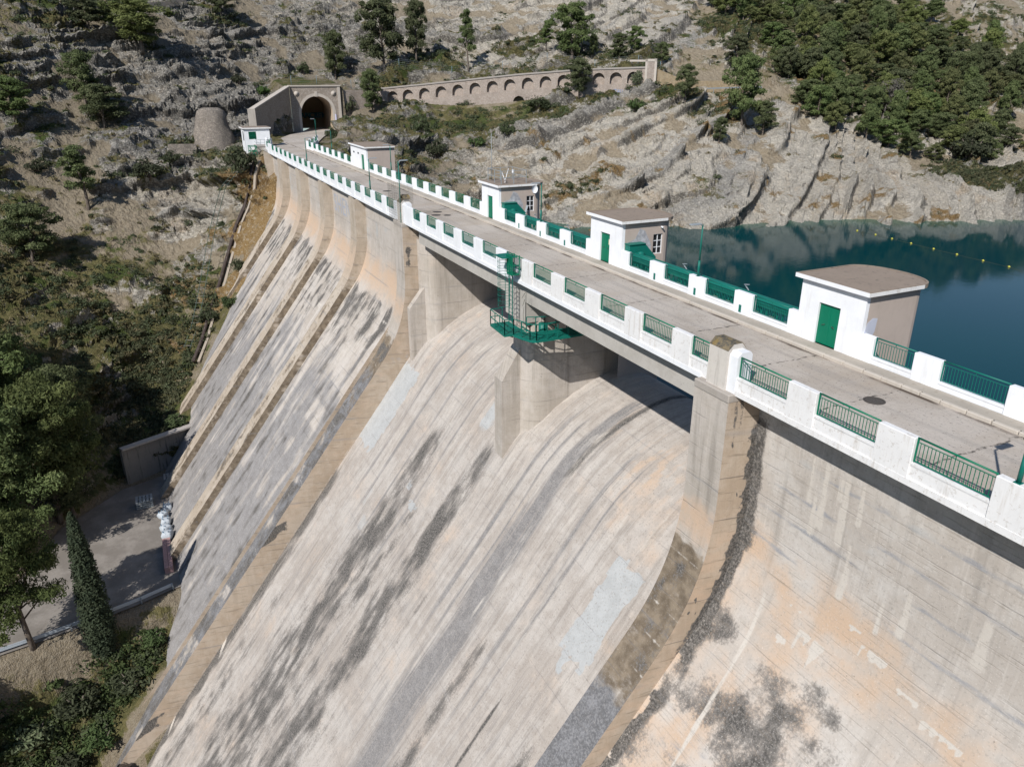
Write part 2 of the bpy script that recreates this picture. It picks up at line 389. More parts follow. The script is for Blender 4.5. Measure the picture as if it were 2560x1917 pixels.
def relief(x, y, z, calm):
    tone = field(x, y, z, TONE); veg = field(x, y, z, VEG)
    n20 = fbm(x/24, y/24, z/24, 3); n6 = fbm(x/6.5+9, y/6.5, z/6.5, 3); n2 = fbm(x/2.1, y/2.1+4, z/2.1, 3)
    # bedding: planes rising to the right, steeper to the right (a fold)
    R = -(x*.432+(y-20.6)*.902)            # metres to the right
    phi = np.radians(7+20*sst(-75, 10, R-20)+24*sst(25, 110, R))
    s = z*np.cos(phi)-(R-40)*np.sin(phi)*.95+(.9+1.2*(R < 40))*n20+.35*n6+.02*x
    def beds(s, T, seed, lo=.84):
        q = s/T+.6*np.sin(s/T*.9+seed); k = np.floor(q); f = q-k
        rnd = _perm[(k.astype(np.int64)*7+seed) & 255]/255.
        prof = sst(0, lo, f)*(1-sst(lo, 1.02, f)**.8)
        return (.15+.85*rnd)*prof, rnd, f
    b1, r1, f1_ = beds(s, 4.3, 11, .22); b2, r2, f2_ = beds(s, 1.8, 23, .30); b3, r3, _ = beds(s, .7, 41, .3)
    along = sst(-.42-.25*(R > 15), .0, fbm(R/17, s/7+3, z*0, 3)); along2 = sst(-.25, .2, fbm(R/4.5+7, s/2, z*0+2, 3))
    rock = np.clip(1.40-1.45*veg+1.0*n6+1.0*n20, 0, 1)*(1-calm)
    left = np.maximum(1-sst(-5, 30, R-22), sst(.55, .85, tone))
    wx_ = .9*fbm(x/1.2, y/1.2, z/1.2, 2)
    f1, f2, idc = cell(x/2.3+wx_*.3, y/2.3, s/1.6); g1, g2, idd = cell(x/.95+5, y/.95+wx_*.2, s/.7)
    blocks = (idc-.45)*1.5*sst(.03, .16, f2-f1); blk2 = (idd-.45)*.62*sst(.03, .2, g2-g1)
    bigf, bigg, idb = cell(x/6.5+wx_*.15, y/6.5, s/4.2)
    ledge_shade = np.maximum((1-sst(.11, .19, f1_))*(r1 > .12)*along, .8*(1-sst(.16, .28, f2_))*(r2 > .4)*along2*sst(-.1, .3, fbm(x/5, y/5, z/5+9, 2)))  # shadow lines under the ledges, painted as dark bands in the rock colour
    lf = left; d = rock*(4.2*b1*along*(1.15-.1*lf)+2.0*b2*along2+.55*b3*(.3+.7*along2))+rock*(blocks*(.04+1.15*lf)+blk2*(.16+.8*lf)+(idb-.5)*2.2*lf*sst(.02, .2, bigg-bigf))
    d = d+(1-sst(.75, 1., calm))*(1-.6*calm)*((.5+.6*lf)*1.1*n20*(1-.3*calm)+(.3+.45*lf)*n6*(.5+.5*rock)+.16*n2)
    # loose ground between the ledges
    d = d+(1-rock)*(1-calm)*.30*fbm(x/.8, y/.8, z/.8, 3)
    return d, tone, veg, rock, n20, n6, n2, idc, r1*.6+r2*.4, f2-f1, ledge_shade
disp, tone, veg, rockm, n20, n6, n2, idc, bed1, crack, ledge_shade = relief(gx, gy, gz, calm)
def normals(X, Y, Z):
    P = np.stack([X, Y, Z], -1)
    du = np.gradient(P, axis=0); dv = np.gradient(P, axis=1)
    n = np.cross(du, dv); n /= np.linalg.norm(n, axis=-1)[..., None]+1e-9
    return n*np.sign(n[..., 2:3]+1e-9)
nb = normals(gx, gy, gz)
# ledges push out of the slope, more sideways than up
nn = nb.copy(); nn[..., 2] *= .55
far = 1-.0*sst(300, 500, RR[:, None])
TX = gx+nn[..., 0]*disp*far; TY = gy+nn[..., 1]*disp*far; TZ = gz+nn[..., 2]*disp*far
# keep the shore where it is: little relief right at the water line
TZ = np.where(gz < -16, np.minimum(TZ, -15), TZ)
nt_ = normals(TX, TY, TZ)
slope = nt_[..., 2]
vegm = np.clip(veg*1.2-.10+.75*n6+.45*n20+.30*n2+.7*(slope-.66)-.30*rockm, 0, 1)*(1-.75*(calm > .95)*(gz < -35))
dry = np.clip(1.25*sst(7.5, 1, np.hypot((gx-137)/2.0, (gy-4.)-(137-gx)*.55))+.9*n6+.5*n2-.12, 0, 1)*(gx < 150)*(gy < 19)
grav = sst(.0, -6, 0*gx)*0
n_, m_ = gx.shape
F = grid_faces(n_, m_)
# open the mouth of the tunnel and leave out what is buried in the dam and under the deep water
vx, vy, vz = TX.ravel(), TY.ravel(), TZ.ravel()
fc = np.stack([vx[F].mean(1), vy[F].mean(1), vz[F].max(1)-vz[F].min(1)], -1)
kill = (fc[:, 0] > 188.6) & (fc[:, 0] < 191.4) & (fc[:, 1] < -13.2) & (fc[:, 1] > -25.4) & (fc[:, 2] > 1.2)
TERR = np.stack([vx, vy, vz], -1)
F = F[~kill]
def make_ground_mat():
    M = Mat('hillside', .95, .1); P = M.pos()
    vegA = M.attr('veg'); toneA = M.attr('tone'); dryA = M.attr('dry'); rockA = M.attr('rock'); idA = M.attr('cid'); crk = M.attr('crack')
    n1 = M.noise(P, .35, 6, .6); n2 = M.noise(P, 1.7, 5, .65); n3 = M.noise(P, 7., 4, .6)
    pale = M.mix(M.ss(n1, .35, .68), (.56,.51,.43), (.49,.45,.385)); pale = M.mix(M.ss(n2, .5, .75), pale, (.61,.565,.49))
    pale = M.mix(M.mul(M.ss(M.noise(P, .16, 3), .54, .68), .5), pale, (.46,.335,.21))
    grey = M.mix(M.ss(n2, .35, .7), (.20,.188,.168), (.42,.39,.34)); grey = M.mix(M.mul(M.ss(n1, .55, .7), .6), grey, (.43,.335,.235))
    t = M.ss(M.ad(toneA, M.mul(M.ad(n1, -.5), 1.3)), .3, .75)
    rock = M.mix(t, pale, grey)
    bd = M.attr('bed'); rock = M.mix(M.mul(M.ss(bd, .62, .75), .60), rock, (.27,.262,.25)); rock = M.mix(M.mul(M.ss(bd, .35, .15), .5), rock, (.52,.455,.36))
    rock = M.mix(M.mul(M.ad(idA, -.35), M.ad(.12, M.mul(toneA, .3))), rock, (.20,.185,.165))
    rock = M.mix(M.mul(M.ss(M.ad(M.attr('ledge_shade'), M.mul(M.ad(n3, -.5), .6)), .3, .75), .72), rock, (.10,.092,.082))
    va = M.n('ShaderNodeTexVoronoi', {'Vector': M.vec(P, (1, 1, 1.6)), 'Scale': 1.25}).outputs['Color']; vb = M.n('ShaderNodeTexVoronoi', {'Vector': M.vec(P, (1, 1, 1.5)), 'Scale': 3.4}).outputs['Color']
    rock = M.mix(M.mul(M.mul(M.ss(M.sep(va)[1], .55, .95), .5), M.ad(.12, toneA)), rock, (.16,.15,.135)); rock = M.mix(M.mul(M.mul(M.ss(M.sep(vb)[1], .6, .95), .55), M.ad(.2, toneA)), rock, (.13,.12,.105)); rock = M.mix(M.mul(M.ss(M.sep(vb)[2], .62, .95), .5), rock, (.60,.56,.49))
    # broken dark joints and lichen
    jo = M.voro(M.vec(P, (1, 1, 1.7)), 1.5, 'DISTANCE_TO_EDGE'); rock = M.mix(M.mul(M.mul(M.ss(jo, .07, .0), .5), M.ad(.1, toneA)), rock, (.07,.065,.06))
    rock = M.mix(M.mul(M.ss(M.noise(P, 2.6, 5, .7), .56, .7), M.ad(.15, M.mul(toneA, .5))), rock, (.07,.068,.064))
    rock = M.mix(M.mul(M.ss(M.ad(crk, M.mul(M.ad(n3, -.5), .12)), .075, .0), M.ad(.25, M.mul(toneA, .45))), rock, (.06,.056,.05))
    soil = M.mix(M.ss(n2, .35, .7), (.26,.21,.145), (.36,.305,.225)); soil = M.mix(M.ss(n3, .55, .7), soil, (.46,.41,.34))
    soil = M.mix(M.mul(toneA, .65), soil, (.15,.13,.10))
    gr = M.mix(M.ss(n2, .38, .62), (.075,.075,.03), (.155,.135,.06)); gr = M.mix(M.ss(n3, .5, .75), gr, (.20,.175,.095))
    gr = M.mix(M.mul(M.ss(M.noise(P, .23, 2), .5, .62), .8), gr, (.055,.082,.022))
    col = M.mix(M.ss(M.ad(rockA, M.mul(M.ad(n2, -.5), .9)), .25, .5), soil, rock)
    vm = M.ss(M.ad(vegA, M.ad(M.mul(M.ad(n2, -.5), 1.3), M.mul(M.ad(n3, -.5), .9))), .30, .58)
    col = M.mix(vm, col, gr)
    dg = M.mix(M.ss(n3, .4, .65), (.20,.125,.05), (.33,.235,.12)); dg = M.mix(M.ss(n2, .5, .7), dg, (.38,.32,.24))
    col = M.mix(M.ss(M.ad(dryA, M.mul(M.ad(n2, -.5), 1.)), .3, .6), col, dg)
    hs = M.ad(M.mul(n3, .5), M.ad(M.mul(n2, 1.), M.mul(M.mul(M.ss(jo, .0, .12), .25), rockA)))
    vc = M.n('ShaderNodeTexVoronoi', {'Vector': M.vec(P, (1, 1, 1.6)), 'Scale': 1.25}).outputs['Color']; vd = M.n('ShaderNodeTexVoronoi', {'Vector': M.vec(P, (1, 1, 1.5)), 'Scale': 3.4}).outputs['Color']
    hs = M.ad(hs, M.mul(rockA, M.ad(M.mul(M.sep(vc)[0], 1.1), M.mul(M.sep(vd)[1], .5))))
    return M.fin(col, M.bump(hs, 1., .5))
MAT_GROUND = make_ground_mat()
me = np_mesh('ground', TERR, F, MAT_GROUND, attrs=dict(veg=vegm.ravel(), tone=tone.ravel(), dry=dry.ravel(), rock=rockm.ravel(), cid=idc.ravel(), crack=crack.ravel(), bed=bed1.ravel(), ledge_shade=ledge_shade.ravel()), smooth=False)
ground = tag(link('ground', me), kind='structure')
BVH = BVHTree.FromPolygons(TERR.tolist(), F.tolist())
def gz_at(x, y, top=400):
    h = BVH.ray_cast(Vector((x, y, top)), Vector((0, 0, -1)))
    return h[0].z if h[0] is not None else 0.
# water
def make_water():
    M = Mat('lake_water', .04, .165); P = M.pos()
    M.b.inputs['IOR'].default_value = 1.33
    w1 = M.noise(M.vec(P, (1, 1, 1), rot=(0, 0, .5)), .9, 4, .6); w2 = M.noise(M.vec(P, (1.6, .7, 1), rot=(0, 0, -.4)), 3.2, 3, .6)
    gust = M.ss(M.noise(P, .02, 3), .4, .62, .3, 1.)
    sh = M.n('ShaderNodeAttribute', attribute_name='shallow').outputs['Fac']
    dp = M.mix(M.ss(M.noise(P, .012, 2), .35, .65), (.0003,.033,.047), (.0006,.044,.047))
    col = M.mix(sh, dp, (.03,.10,.07))
    nb_ = M.bump(M.ad(w1, M.mul(w2, .35)), .10, .22)
    M.set(M.nt.nodes['Bump'].inputs['Strength'], M.mul(gust, .055))
    return M.fin(col, nb_)
wx = np.concatenate([np.linspace(-600, -60, 12), np.linspace(-50, 140, 96), np.linspace(150, 700, 10)]); wy = np.concatenate([np.linspace(-900, -240, 12), np.linspace(-235, -8.6, 110)])
WX, WY = np.meshgrid(wx, wy, indexing='ij')
dep = WATER_Z-tps(WX, WY)
me = np_mesh('water', np.stack([WX, WY, np.full(WX.shape, WATER_Z)], -1).reshape(-1, 3), grid_faces(*WX.shape), make_water(), attrs=dict(shallow=np.clip(1-dep/3.5, 0, 1).ravel()))
tag(link('water', me), kind='structure')
# ------------------------------------------------------------------ dam materials
def conc(name, c1, c2, boards=.25, lift=1.9, speck=.35, streak=.5, vert=False, joints=.5, rough=.9, board_scale=7., dsoft=(.42,.72), dan=.9, gcol=((.235,.235,.245), (.345,.345,.36)), gan=None, fines=0):
    """weathered concrete. UV: u metres along the dam (or depth), v metres down the face.
    attributes drk, org, wht, blu, brn are hand-placed stains"""
    M = Mat(name, rough, .2); U = M.uv(); P = M.pos(); s = M.sep(U); u, v = s[0], s[1]
    big = M.noise(P, .22, 5, .6); mid = M.noise(P, 1.4, 5, .62); fine = M.noise(P, 9., 4, .65)
    st = M.noise(M.comb(M.mul(u, 1.6), M.mul(v, .10), 0.), 1., 5, .62)
    st2 = M.noise(M.comb(M.mul(u, 6.), M.mul(v, .22), 3.), 1., 4, .6)
    col = M.mix(M.ss(M.ad(big, M.mul(M.ad(mid, -.5), .8)), .35, .68), c1, c2)
    if streak:
        dk = tuple(x*.60 for x in c1); lt = tuple(min(.8, x*1.22) for x in c2)
        col = M.mix(M.mul(M.ss(st, .5, .72), streak), col, dk)
        col = M.mix(M.mul(M.ss(st2, .52, .74), streak*.6), col, lt)
    if fines:
        f1 = M.noise(M.comb(M.mul(u, 2.3), M.mul(v, .045), 11.), 1., 6, .7); f2 = M.noise(M.comb(M.mul(u, 9.), M.mul(v, .12), 13.), 1., 5, .7); f3 = M.noise(M.comb(M.mul(u, 26.), M.mul(v, .5), 17.), 1., 3, .6)
        fz = M.ss(M.noise(M.comb(M.mul(u, .25), M.mul(v, .07), 2.), 1., 3), .35, .6)
        col = M.mix(M.mul(M.mul(M.ss(f1, .50, .68), fz), fines*.75), col, (.23,.215,.205)); col = M.mix(M.mul(M.ss(f1, .46, .34), fines*.6), col, (.52,.485,.45))
        col = M.mix(M.mul(M.mul(M.ss(f2, .53, .70), fz), fines*.6), col, (.20,.185,.175)); col = M.mix(M.mul(M.ss(f2, .45, .32), fines*.5), col, (.52,.48,.445))
        col = M.mix(M.mul(M.ss(f3, .55, .75), fines*.3), col, (.28,.25,.22))
    o = M.attr('org'); col = M.mix(M.ss(M.ad(o, M.mul(M.ad(mid, -.5), .9)), .15, .95), col, (.52,.385,.28))
    br = M.attr('brn'); col = M.mix(M.ss(M.ad(br, M.mul(M.ad(M.noise(M.comb(M.mul(u, 1.2), M.mul(v, 2.2), 1.), 1., 5, .65), -.5), 1.5)), .3, .8), col, M.mix(M.ss(mid, .35, .65), (.135,.105,.075), (.25,.20,.145)))
    gn = mid if gan is None else M.noise(M.comb(M.mul(u, gan[0]), M.mul(v, gan[1]), 23.), 1., 6, .7)
    gr = M.attr('gry'); col = M.mix(M.ss(M.ad(gr, M.mul(M.ad(gn, -.5), 1.7 if gan else 1.2)), .25, .85 if gan else .7), col, M.mix(M.ss(M.ad(fine, M.mul(mid, .5)), .6, .95), *gcol))
    bl = M.attr('blu'); col = M.mix(M.ss(bl, .35, .65), col, M.mix(M.ss(mid, .3, .7), (.39,.395,.39), (.45,.455,.45)))
    dr = M.attr('drk')
    dn = M.noise(M.comb(M.mul(u, 1.5), M.mul(v, dan), 7.), 1., 7, .70)
    dm = M.ss(M.ad(dr, M.ad(M.mul(M.ad(dn, -.5), 1.6), M.mul(M.ad(fine, -.5), 1.1))), dsoft[0], dsoft[1])
    col = M.mix(dm, col, M.mix(M.ss(fine, .35, .7), (.062,.058,.054), (.20,.185,.17)))
    wh = M.attr('wht'); wn_ = M.noise(M.comb(M.mul(u, 4.), M.mul(v, .5), 0.), 1., 5, .65)
    col = M.mix(M.ss(M.ad(wh, M.mul(M.ad(wn_, -.5), 1.1)), .4, .8), col, (.55,.505,.45))
    h = M.mul(fine, .5)
    if boards:
        b = M.noise(M.comb(M.mul(u, .45), M.mul(v, board_scale), 0.), 1., 3, .6)
        bm = M.ss(b, .56, .68)
        col = M.mix(M.mul(bm, boards), col, (.20,.165,.125)); h = M.ad(h, M.mul(bm, -.5))
    if joints:
        wob = M.mul(M.ad(M.noise(M.comb(M.mul(u, .5), 0., 0.), 1., 3), -.5), .16)
        f = M.ma('FRACT', M.mul(M.ad(v, wob), 1./lift)); d = M.ma('ABSOLUTE', M.ad(f, -.5))
        jm = M.mul(M.ss(d, .5-.035/lift*1.2, .5), M.ss(M.noise(M.comb(M.mul(u, .35), M.mul(v, .3), 5.), 1., 3), .4, .58))
        col = M.mix(M.mul(jm, joints), col, (.15,.14,.135)); h = M.ad(h, M.mul(jm, -1.))
        # wet bands under some joints
        jb = M.mul(M.ss(d, .40, .49), M.ss(M.noise(M.comb(M.mul(u, .22), M.mul(v, .35), 9.), 1., 3), .5, .62))
        col = M.mix(M.mul(jb, joints*.45), col, (.27,.27,.28))
    pits = M.ss(M.voro(P, 3.1, 'F1'), .10, .06)
    col = M.mix(M.mul(pits, M.mul(M.ss(M.noise(P, .5, 2), .5, .6), .5)), col, (.10,.09,.08))
    if speck:
        col = M.mix(M.mul(M.ss(fine, .52, .75), speck), col, tuple(x*.62 for x in c1))
        col = M.mix(M.mul(M.ss(M.noise(P, 17., 2, .6), .60, .75), speck*.8), col, tuple(min(.8, x*1.3) for x in c2))
    return M.fin(col, M.bump(h, .55, .02))
C_NEAR = conc('concrete_wall', (.45,.405,.36), (.53,.495,.455), boards=.30, lift=1.55, streak=.5, joints=.25, board_scale=11., dsoft=(.33,.95), dan=1.2, gcol=((.27,.27,.285), (.34,.34,.35)), gan=(.8,3.), speck=.6)
C_CHUTE = conc('concrete_spillway', (.385,.34,.30), (.475,.435,.395), boards=0, lift=2.0, streak=.6, joints=.25, speck=.85, dsoft=(.34,.98), dan=.33, gcol=((.19,.18,.175), (.30,.285,.275)), gan=(3.2,.12), fines=.8)
C_PANEL = conc('concrete_blocks', (.435,.385,.335), (.515,.47,.425), boards=.12, lift=1.9, streak=.4, joints=.6, dsoft=(.32,.95), dan=.4, gcol=((.225,.212,.205), (.325,.312,.305)), gan=(1.3,.22), fines=.35)
C_RIB = conc('concrete_ribs', (.40,.335,.265), (.47,.41,.34), boards=.1, lift=1.5, streak=.35, joints=.55)
C_SIDE = conc('concrete_boards', (.41,.325,.245), (.48,.40,.32), boards=.5, lift=2.1, streak=.25, joints=.65, board_scale=5.)
C_PIER = conc('concrete_pier', (.41,.365,.315), (.48,.435,.39), boards=.1, lift=1.5, streak=.7, joints=.5, gcol=((.13,.128,.13), (.25,.248,.255)), dsoft=(.36,.85))
C_PLAIN = conc('concrete_girder', (.40,.375,.34), (.46,.435,.40), boards=.05, lift=50., streak=.25, joints=0)

# ------------------------------------------------------------------ dam profiles: (y, z, s) samples
K = 1.289
def profile(y0, yl, zt=-5.2, z_top=-.34, z_bot=-64., ds=.18):
    zc = -16.81+(yl-y0)*K
    L = (zt-zc); e = (y0+L/math.hypot(1, K), zc-L*K/math.hypot(1, K))
    pts = [(y0, z) for z in np.arange(z_top, zt, -.3)]
    for t in np.linspace(0, 1, 28):
        pts.append(((1-t)**2*y0+2*t*(1-t)*y0+t*t*e[0], (1-t)**2*zt+2*t*(1-t)*zc+t*t*e[1]))
    pts.append((yl+(-z_bot-16.81)/K, z_bot))
    return resample(pts, ds)
def resample(pts, ds):
    pts = np.array(pts, float); d = np.r_[0, np.cumsum(np.hypot(*np.diff(pts, axis=0).T))]
    keep = np.r_[True, np.diff(d) > 1e-6]; pts = pts[keep]; d = d[keep]
    s = np.arange(0, d[-1], ds); s = np.r_[s, d[-1]]
    return np.stack([np.interp(s, d, pts[:, 0]), np.interp(s, d, pts[:, 1]), s], -1)
PR_WALL = profile(.28, 5.88); PR_NEAR = profile(-1.5, 4.45, ds=.13); PR_PAN = profile(-.85, 6.65, zt=-4.0); PR_RIB = profile(.30, 7.62, zt=-3.4)
PR_CH = resample([(-10.2,-30),(-10.2,-8.4),(-9.9,-7.9),(-9.2,-7.6),(-8.2,-7.55),(-7,-7.78),(-5.7,-8.22),(-4.4,-8.82),(-3,-9.65),(-1.6,-10.8),(-.4,-12.05),(.8,-13.6),(2,-15.2),(3.19,-16.81),(3.19+(64-16.81)/K,-64.)], .18)
def blob(x, z, cx, cz, rx, rz, p=2.):
    return np.clip(1.25-(np.abs((x-cx)/rx)**p+np.abs((z-cz)/rz)**p), 0, 1)
def rect(x, z, x0, x1, z0, z1, e=.12):
    return sst(x0-e, x0+e, x)*(1-sst(x1-e, x1+e, x))*sst(z0-e, z0+e, z)*(1-sst(z1-e, z1+e, z))
STN = ('drk', 'org', 'wht', 'blu', 'gry', 'brn')
def surf(name, X, pr, mat, parent, stains=None, flip=False):
    """extruded front face: every x of X with every profile sample"""
    n, m = len(pr), len(X)
    V = np.empty((n, m, 3)); V[..., 0] = X[None]; V[..., 1] = pr[:, 0:1]; V[..., 2] = pr[:, 1:2]
    uv = np.empty((n, m, 2)); uv[..., 0] = X[None]; uv[..., 1] = pr[:, 2:3]
    return sheet(name, V, uv, mat, parent, stains, flip)
def sheet(name, V, uv, mat, parent, stains=None, flip=False):
    n, m = V.shape[:2]; F = grid_faces(n, m)
    if flip: F = F[:, ::-1]
    z0 = np.zeros((n, m)); A = {k: z0 for k in STN}
    if stains: A.update(stains(V[..., 0], V[..., 1], V[..., 2]))
    me = np_mesh(name, V.reshape(-1, 3), F, mat, uv=uv.reshape(-1, 2), attrs={k: np.broadcast_to(A[k], (n, m)).ravel() for k in STN})
    return link(name, me, parent)
def side(name, x, prA, prB, mat, parent, stains=None, flip=False, k=14, ub=None):
    """vertical face in the plane x between two profiles (sampled at equal z)"""
    z = prA[:, 1]; zb = prB[::-1, 1]; yb = np.interp(z, zb, prB[::-1, 0])
    t = np.linspace(0, 1, k)[None]
    Y = prA[:, 0:1]*(1-t)+yb[:, None]*t; Zz = np.broadcast_to(z[:, None], Y.shape)
    V = np.stack([np.full(Y.shape, float(x)), Y, Zz], -1); uv = np.stack([Y, -Zz+Y*.12], -1)
    return sheet(name, V, uv, mat, parent, stains, flip)
def back(pr, d): q = pr.copy(); q[:, 0] = q[:, 0]-d; return q
def const_prof(y): return np.array([(y, .0, 0.), (y, -64., 64.)])

DAM = empty('dam', (75, -3.5, -34), 'grey concrete gravity dam with ribbed downstream face and stained overflow spillway', 'dam')
# ---- stains
def near_st(x, y, z):
    nz = fbm(x/2.2, z/2.2, 0*x, 4); n1 = fbm(x/.8, z/.8, 0*x+3, 3); hi = pn(x*.9, z*.12, 0*x)
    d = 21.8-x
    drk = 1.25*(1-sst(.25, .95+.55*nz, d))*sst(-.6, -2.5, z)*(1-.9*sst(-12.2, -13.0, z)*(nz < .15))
    drk = np.maximum(drk, .85*blob(x, z, 21.1, -11.2, 1.5, .85)+.25*nz)
    for cx, cz, rx, rz, a in ((16.6,-11.6,1.7,1.1,.75),(15.3,-10.9,1.4,.8,.7),(19.8,-13.6,1.6,1.1,.5),(16.9,-13.6,2.6,1.5,.85),(13.8,-12.4,2.2,.9,.5),(21.2,-13.9,.6,1.6,.8),(14.6,-15.5,3,1.6,.6),(19,-17,3,2,.5)):
        drk = np.maximum(drk, a*1.0*blob(x, z, cx, cz, rx, rz)+.45*nz*blob(x, z, cx, cz, rx*1.4, rz*1.4))
    org = .55*np.exp(-((z+7.6)/1.9)**2)*(.6+.6*nz)*sst(11, 19, x)+sst(-5.4, -8.5, z)*(.46+.5*fbm(x/3, z/3, 0*x+9, 4))
    wht = np.zeros(x.shape)
    for cx, z0, z1, w in ((18.6,-1.9,-4.3,.10),(17.9,-1.9,-5.2,.16),(16.9,-2.0,-5.4,.17),(16.2,-2.,-4.,.1),(18.25,-3.5,-5.6,.12),(16.3,-4.6,-7.4,.13),(13.6,-4.9,-7.2,.14),(14.5,-6.,-7.6,.1),(17.2,-2.2,-3.4,.08),(10.9,-4.2,-6.4,.2)):
        cxx = cx+.05*pn(z*1.3, 0*z, cx+0*z); t = (z-z1)/(z0-z1)
        wht = np.maximum(wht, 1.0*np.exp(-((x-cxx)/(w*(1.7-t*.8)))**2)*sst(0, .15, t)*(1-sst(.9, 1.05, t)))
    wht = np.maximum(wht, .85*np.exp(-((x-(19.25-(z+11.5)*(-.09)))/.16)**2)*sst(-8, -9.5, z)*sst(-19, -15, z))
    for cx, cz, w, h in ((16.7,-9.1,.8,1.5),(17.9,-8.5,.4,.4),(14.2,-8.0,.7,1.0),(15.2,-7.7,.35,.3),(12.6,-8.6,.6,.4),(11,-8.9,1.,.6),(17.9,-9.9,.3,.5)):
        t = (cz-z)/h; drip = pn(x*3.2, 0*x, cz+0*x)
        wht = np.maximum(wht, 1.05*(1-sst(w*.7, w, np.abs(x-cx)))*sst(-.02, .04, t)*(1-sst(.25+.7*drip, .5+.9*drip, t)))
    blu = .36*sst(-1, -2.5, z)*sst(-7.2, -4.5, z)*(.5+1.2*fbm(x/2.5, z/1.2, 0*x+5, 3))
    return dict(drk=drk, org=org, wht=wht, blu=blu*.9, gry=np.maximum.reduce([.62*np.exp(-((z-zj-.05*nz)/.13)**2)*sst(-.5, .1, pn(x*.3, 0*x, zj*3.1+0*x)) for zj in (-2.65, -4.1, -5.4, -6.9)])+.16*np.exp(-((z+5.)/2.)**2)*(.6+nz)+.30*sst(-10, -13, z)*sst(0, .4, fbm(x/2.5, z/2.5, 0*x+71, 3)))
def chute_st(x, y, z):
    nz = .6*fbm(x/1.7, z/5.5, 0*x, 4)+.6*fbm(x/1.1, z/1.4, 0*x+6, 4); n2 = fbm(x/.9, z/2.2, 0*x+4, 3); na = fbm(x/3, z/3, 0*x+8, 4)
    drk = np.zeros(x.shape)
    # run-off lanes
    for cx, w0, w1, z0, z1, a in ((52.8,1.5,5.2,-14.0,-64,.84),(45.6,1.2,3.3,-12.2,-64,.90),(49.5,.8,2.8,-18,-64,.62),(34.1,.5,1.3,-19.6,-34,.85),(30.3,.10,.3,-20,-40,1.1),(27.6,.9,1.3,-17.7,-19.0,1.05),(61,1.,2.6,-31,-64,.6),(26.5,.5,2.2,-20,-50,.65),(57.0,.4,1.4,-24,-60,.5),(41.8,.2,.5,-13,-40,.45)):
        w = w0+(w1-w0)*np.clip((z0-z)/(z0-max(z1, -40)), 0, 1)
        c = cx+.35*pn(z/5., 0*z, cx+0*z)
        drk = np.maximum(drk, a*np.exp(-((x-c)/w)**2)*sst(z0+.8, z0-2.2, z)*(1-sst(z1+1.5, z1, z)*(z1 > -50))+.5*(nz-.05)*np.exp(-((x-c)/(w*1.3))**2)*sst(z0, z0-3, z))
    # brownish run at the head of the right bay
    gry = .95*np.exp(-((x-(37.2+.4*pn(z/4., 0*z, 0*z)))/(.55+.10*np.clip(-z-8, 0, 14)))**2)*sst(-7.0, -8.5, z)*(1-.25*sst(-26, -40, z))
    drk = np.maximum(drk, 1.0*np.exp(-((x-36.2-.07*(-z-7))/.40)**2)*sst(-7, -7.6, z)*(1-sst(-10.5, -13, z))+.3*n2*np.exp(-((x-36.3)/.8)**2)*sst(-14, -11, z))
    for cx, w in ((40.2,.35),(38.9,.2),(33.2,.3),(31.8,.18),(57.3,.35),(59.6,.3),(54.6,.25),(50.4,.2)):
        gry = np.maximum(gry, .72*np.exp(-((x-cx-.25*pn(z/6, 0*z, cx+0*z))/w)**2)*sst(-8, -10, z)*(1-sst(-20, -30, z)))
    # edges below the side wall: dark with pale drips
    e = 65.1-x
    lowl = sst(-21.5, -24, z)
    drk = np.maximum(drk, lowl*(1.0*(1-sst(.5, 2.6+1.2*nz, e)))+.25*n2*lowl*(1-sst(1, 3, e)))
    wht = .75*lowl*(1-sst(.3, 2.4, e))*sst(.28, .42, pn(z*.55+e*.5, 0*z, 0*x+3))
    wht = np.maximum(wht, .5*sst(.2, .5, fbm(x/1.2, z/4., 0*x+21, 3))*sst(-30, -18, z))
    rx_ = x; rz_ = z; rg = fbm(x/.55, z/.9, 0*x+17, 3); x = x+.30*rg; z = z+.35*fbm(x/.5, z/.5, 0*x+27, 3)
    blu = np.maximum.reduce([rect(x, z, 61.2+.3*pn(z, x*0, x*0), 65.2, -20.1, -13.3), rect(x, z, 26.6, 28.95, -17.5, -12.7), rect(x, z, 26.4, 28.4, -18.4, -16.4, .25)*(x > 28.0)*.9, .38*rect(x, z, 28.9, 30.6, -18.6, -12.6, .5), .40*rect(x, z, 59.2, 60.9, -19.0, -14.8, .5),
        rect(x, z, 51.9, 52.5, -19.3, -18.9, .06), rect(x, z, 49.4, 51., -19.9, -19.5, .08), .62*rect(x, z, 46.8, 48.6, -13., -9.6, .25), .5*rect(x, z, 54.6, 55.9, -24, -22.8, .2), .5*rect(x, z, 56.6, 57.4, -22.8, -21.2, .2)])
    x = rx_; z = rz_
    gry = np.maximum(gry, .34*sst(-.05, .5, fbm(x/2.6, z/7., 0*x+61, 4))*sst(-10, -16, z))
    org = .28*(.5+na)+.35*np.exp(-((z+9.5)/1.8)**2)*np.exp(-((x-31)/9)**2)*(n2 > .05)
    org = np.maximum(org, .5*rect(x, z, 26, 31.5, -12.6, -9.5, .8)*(.6+na))
    return dict(drk=drk, gry=gry, wht=wht*(1-blu), blu=blu, org=org)
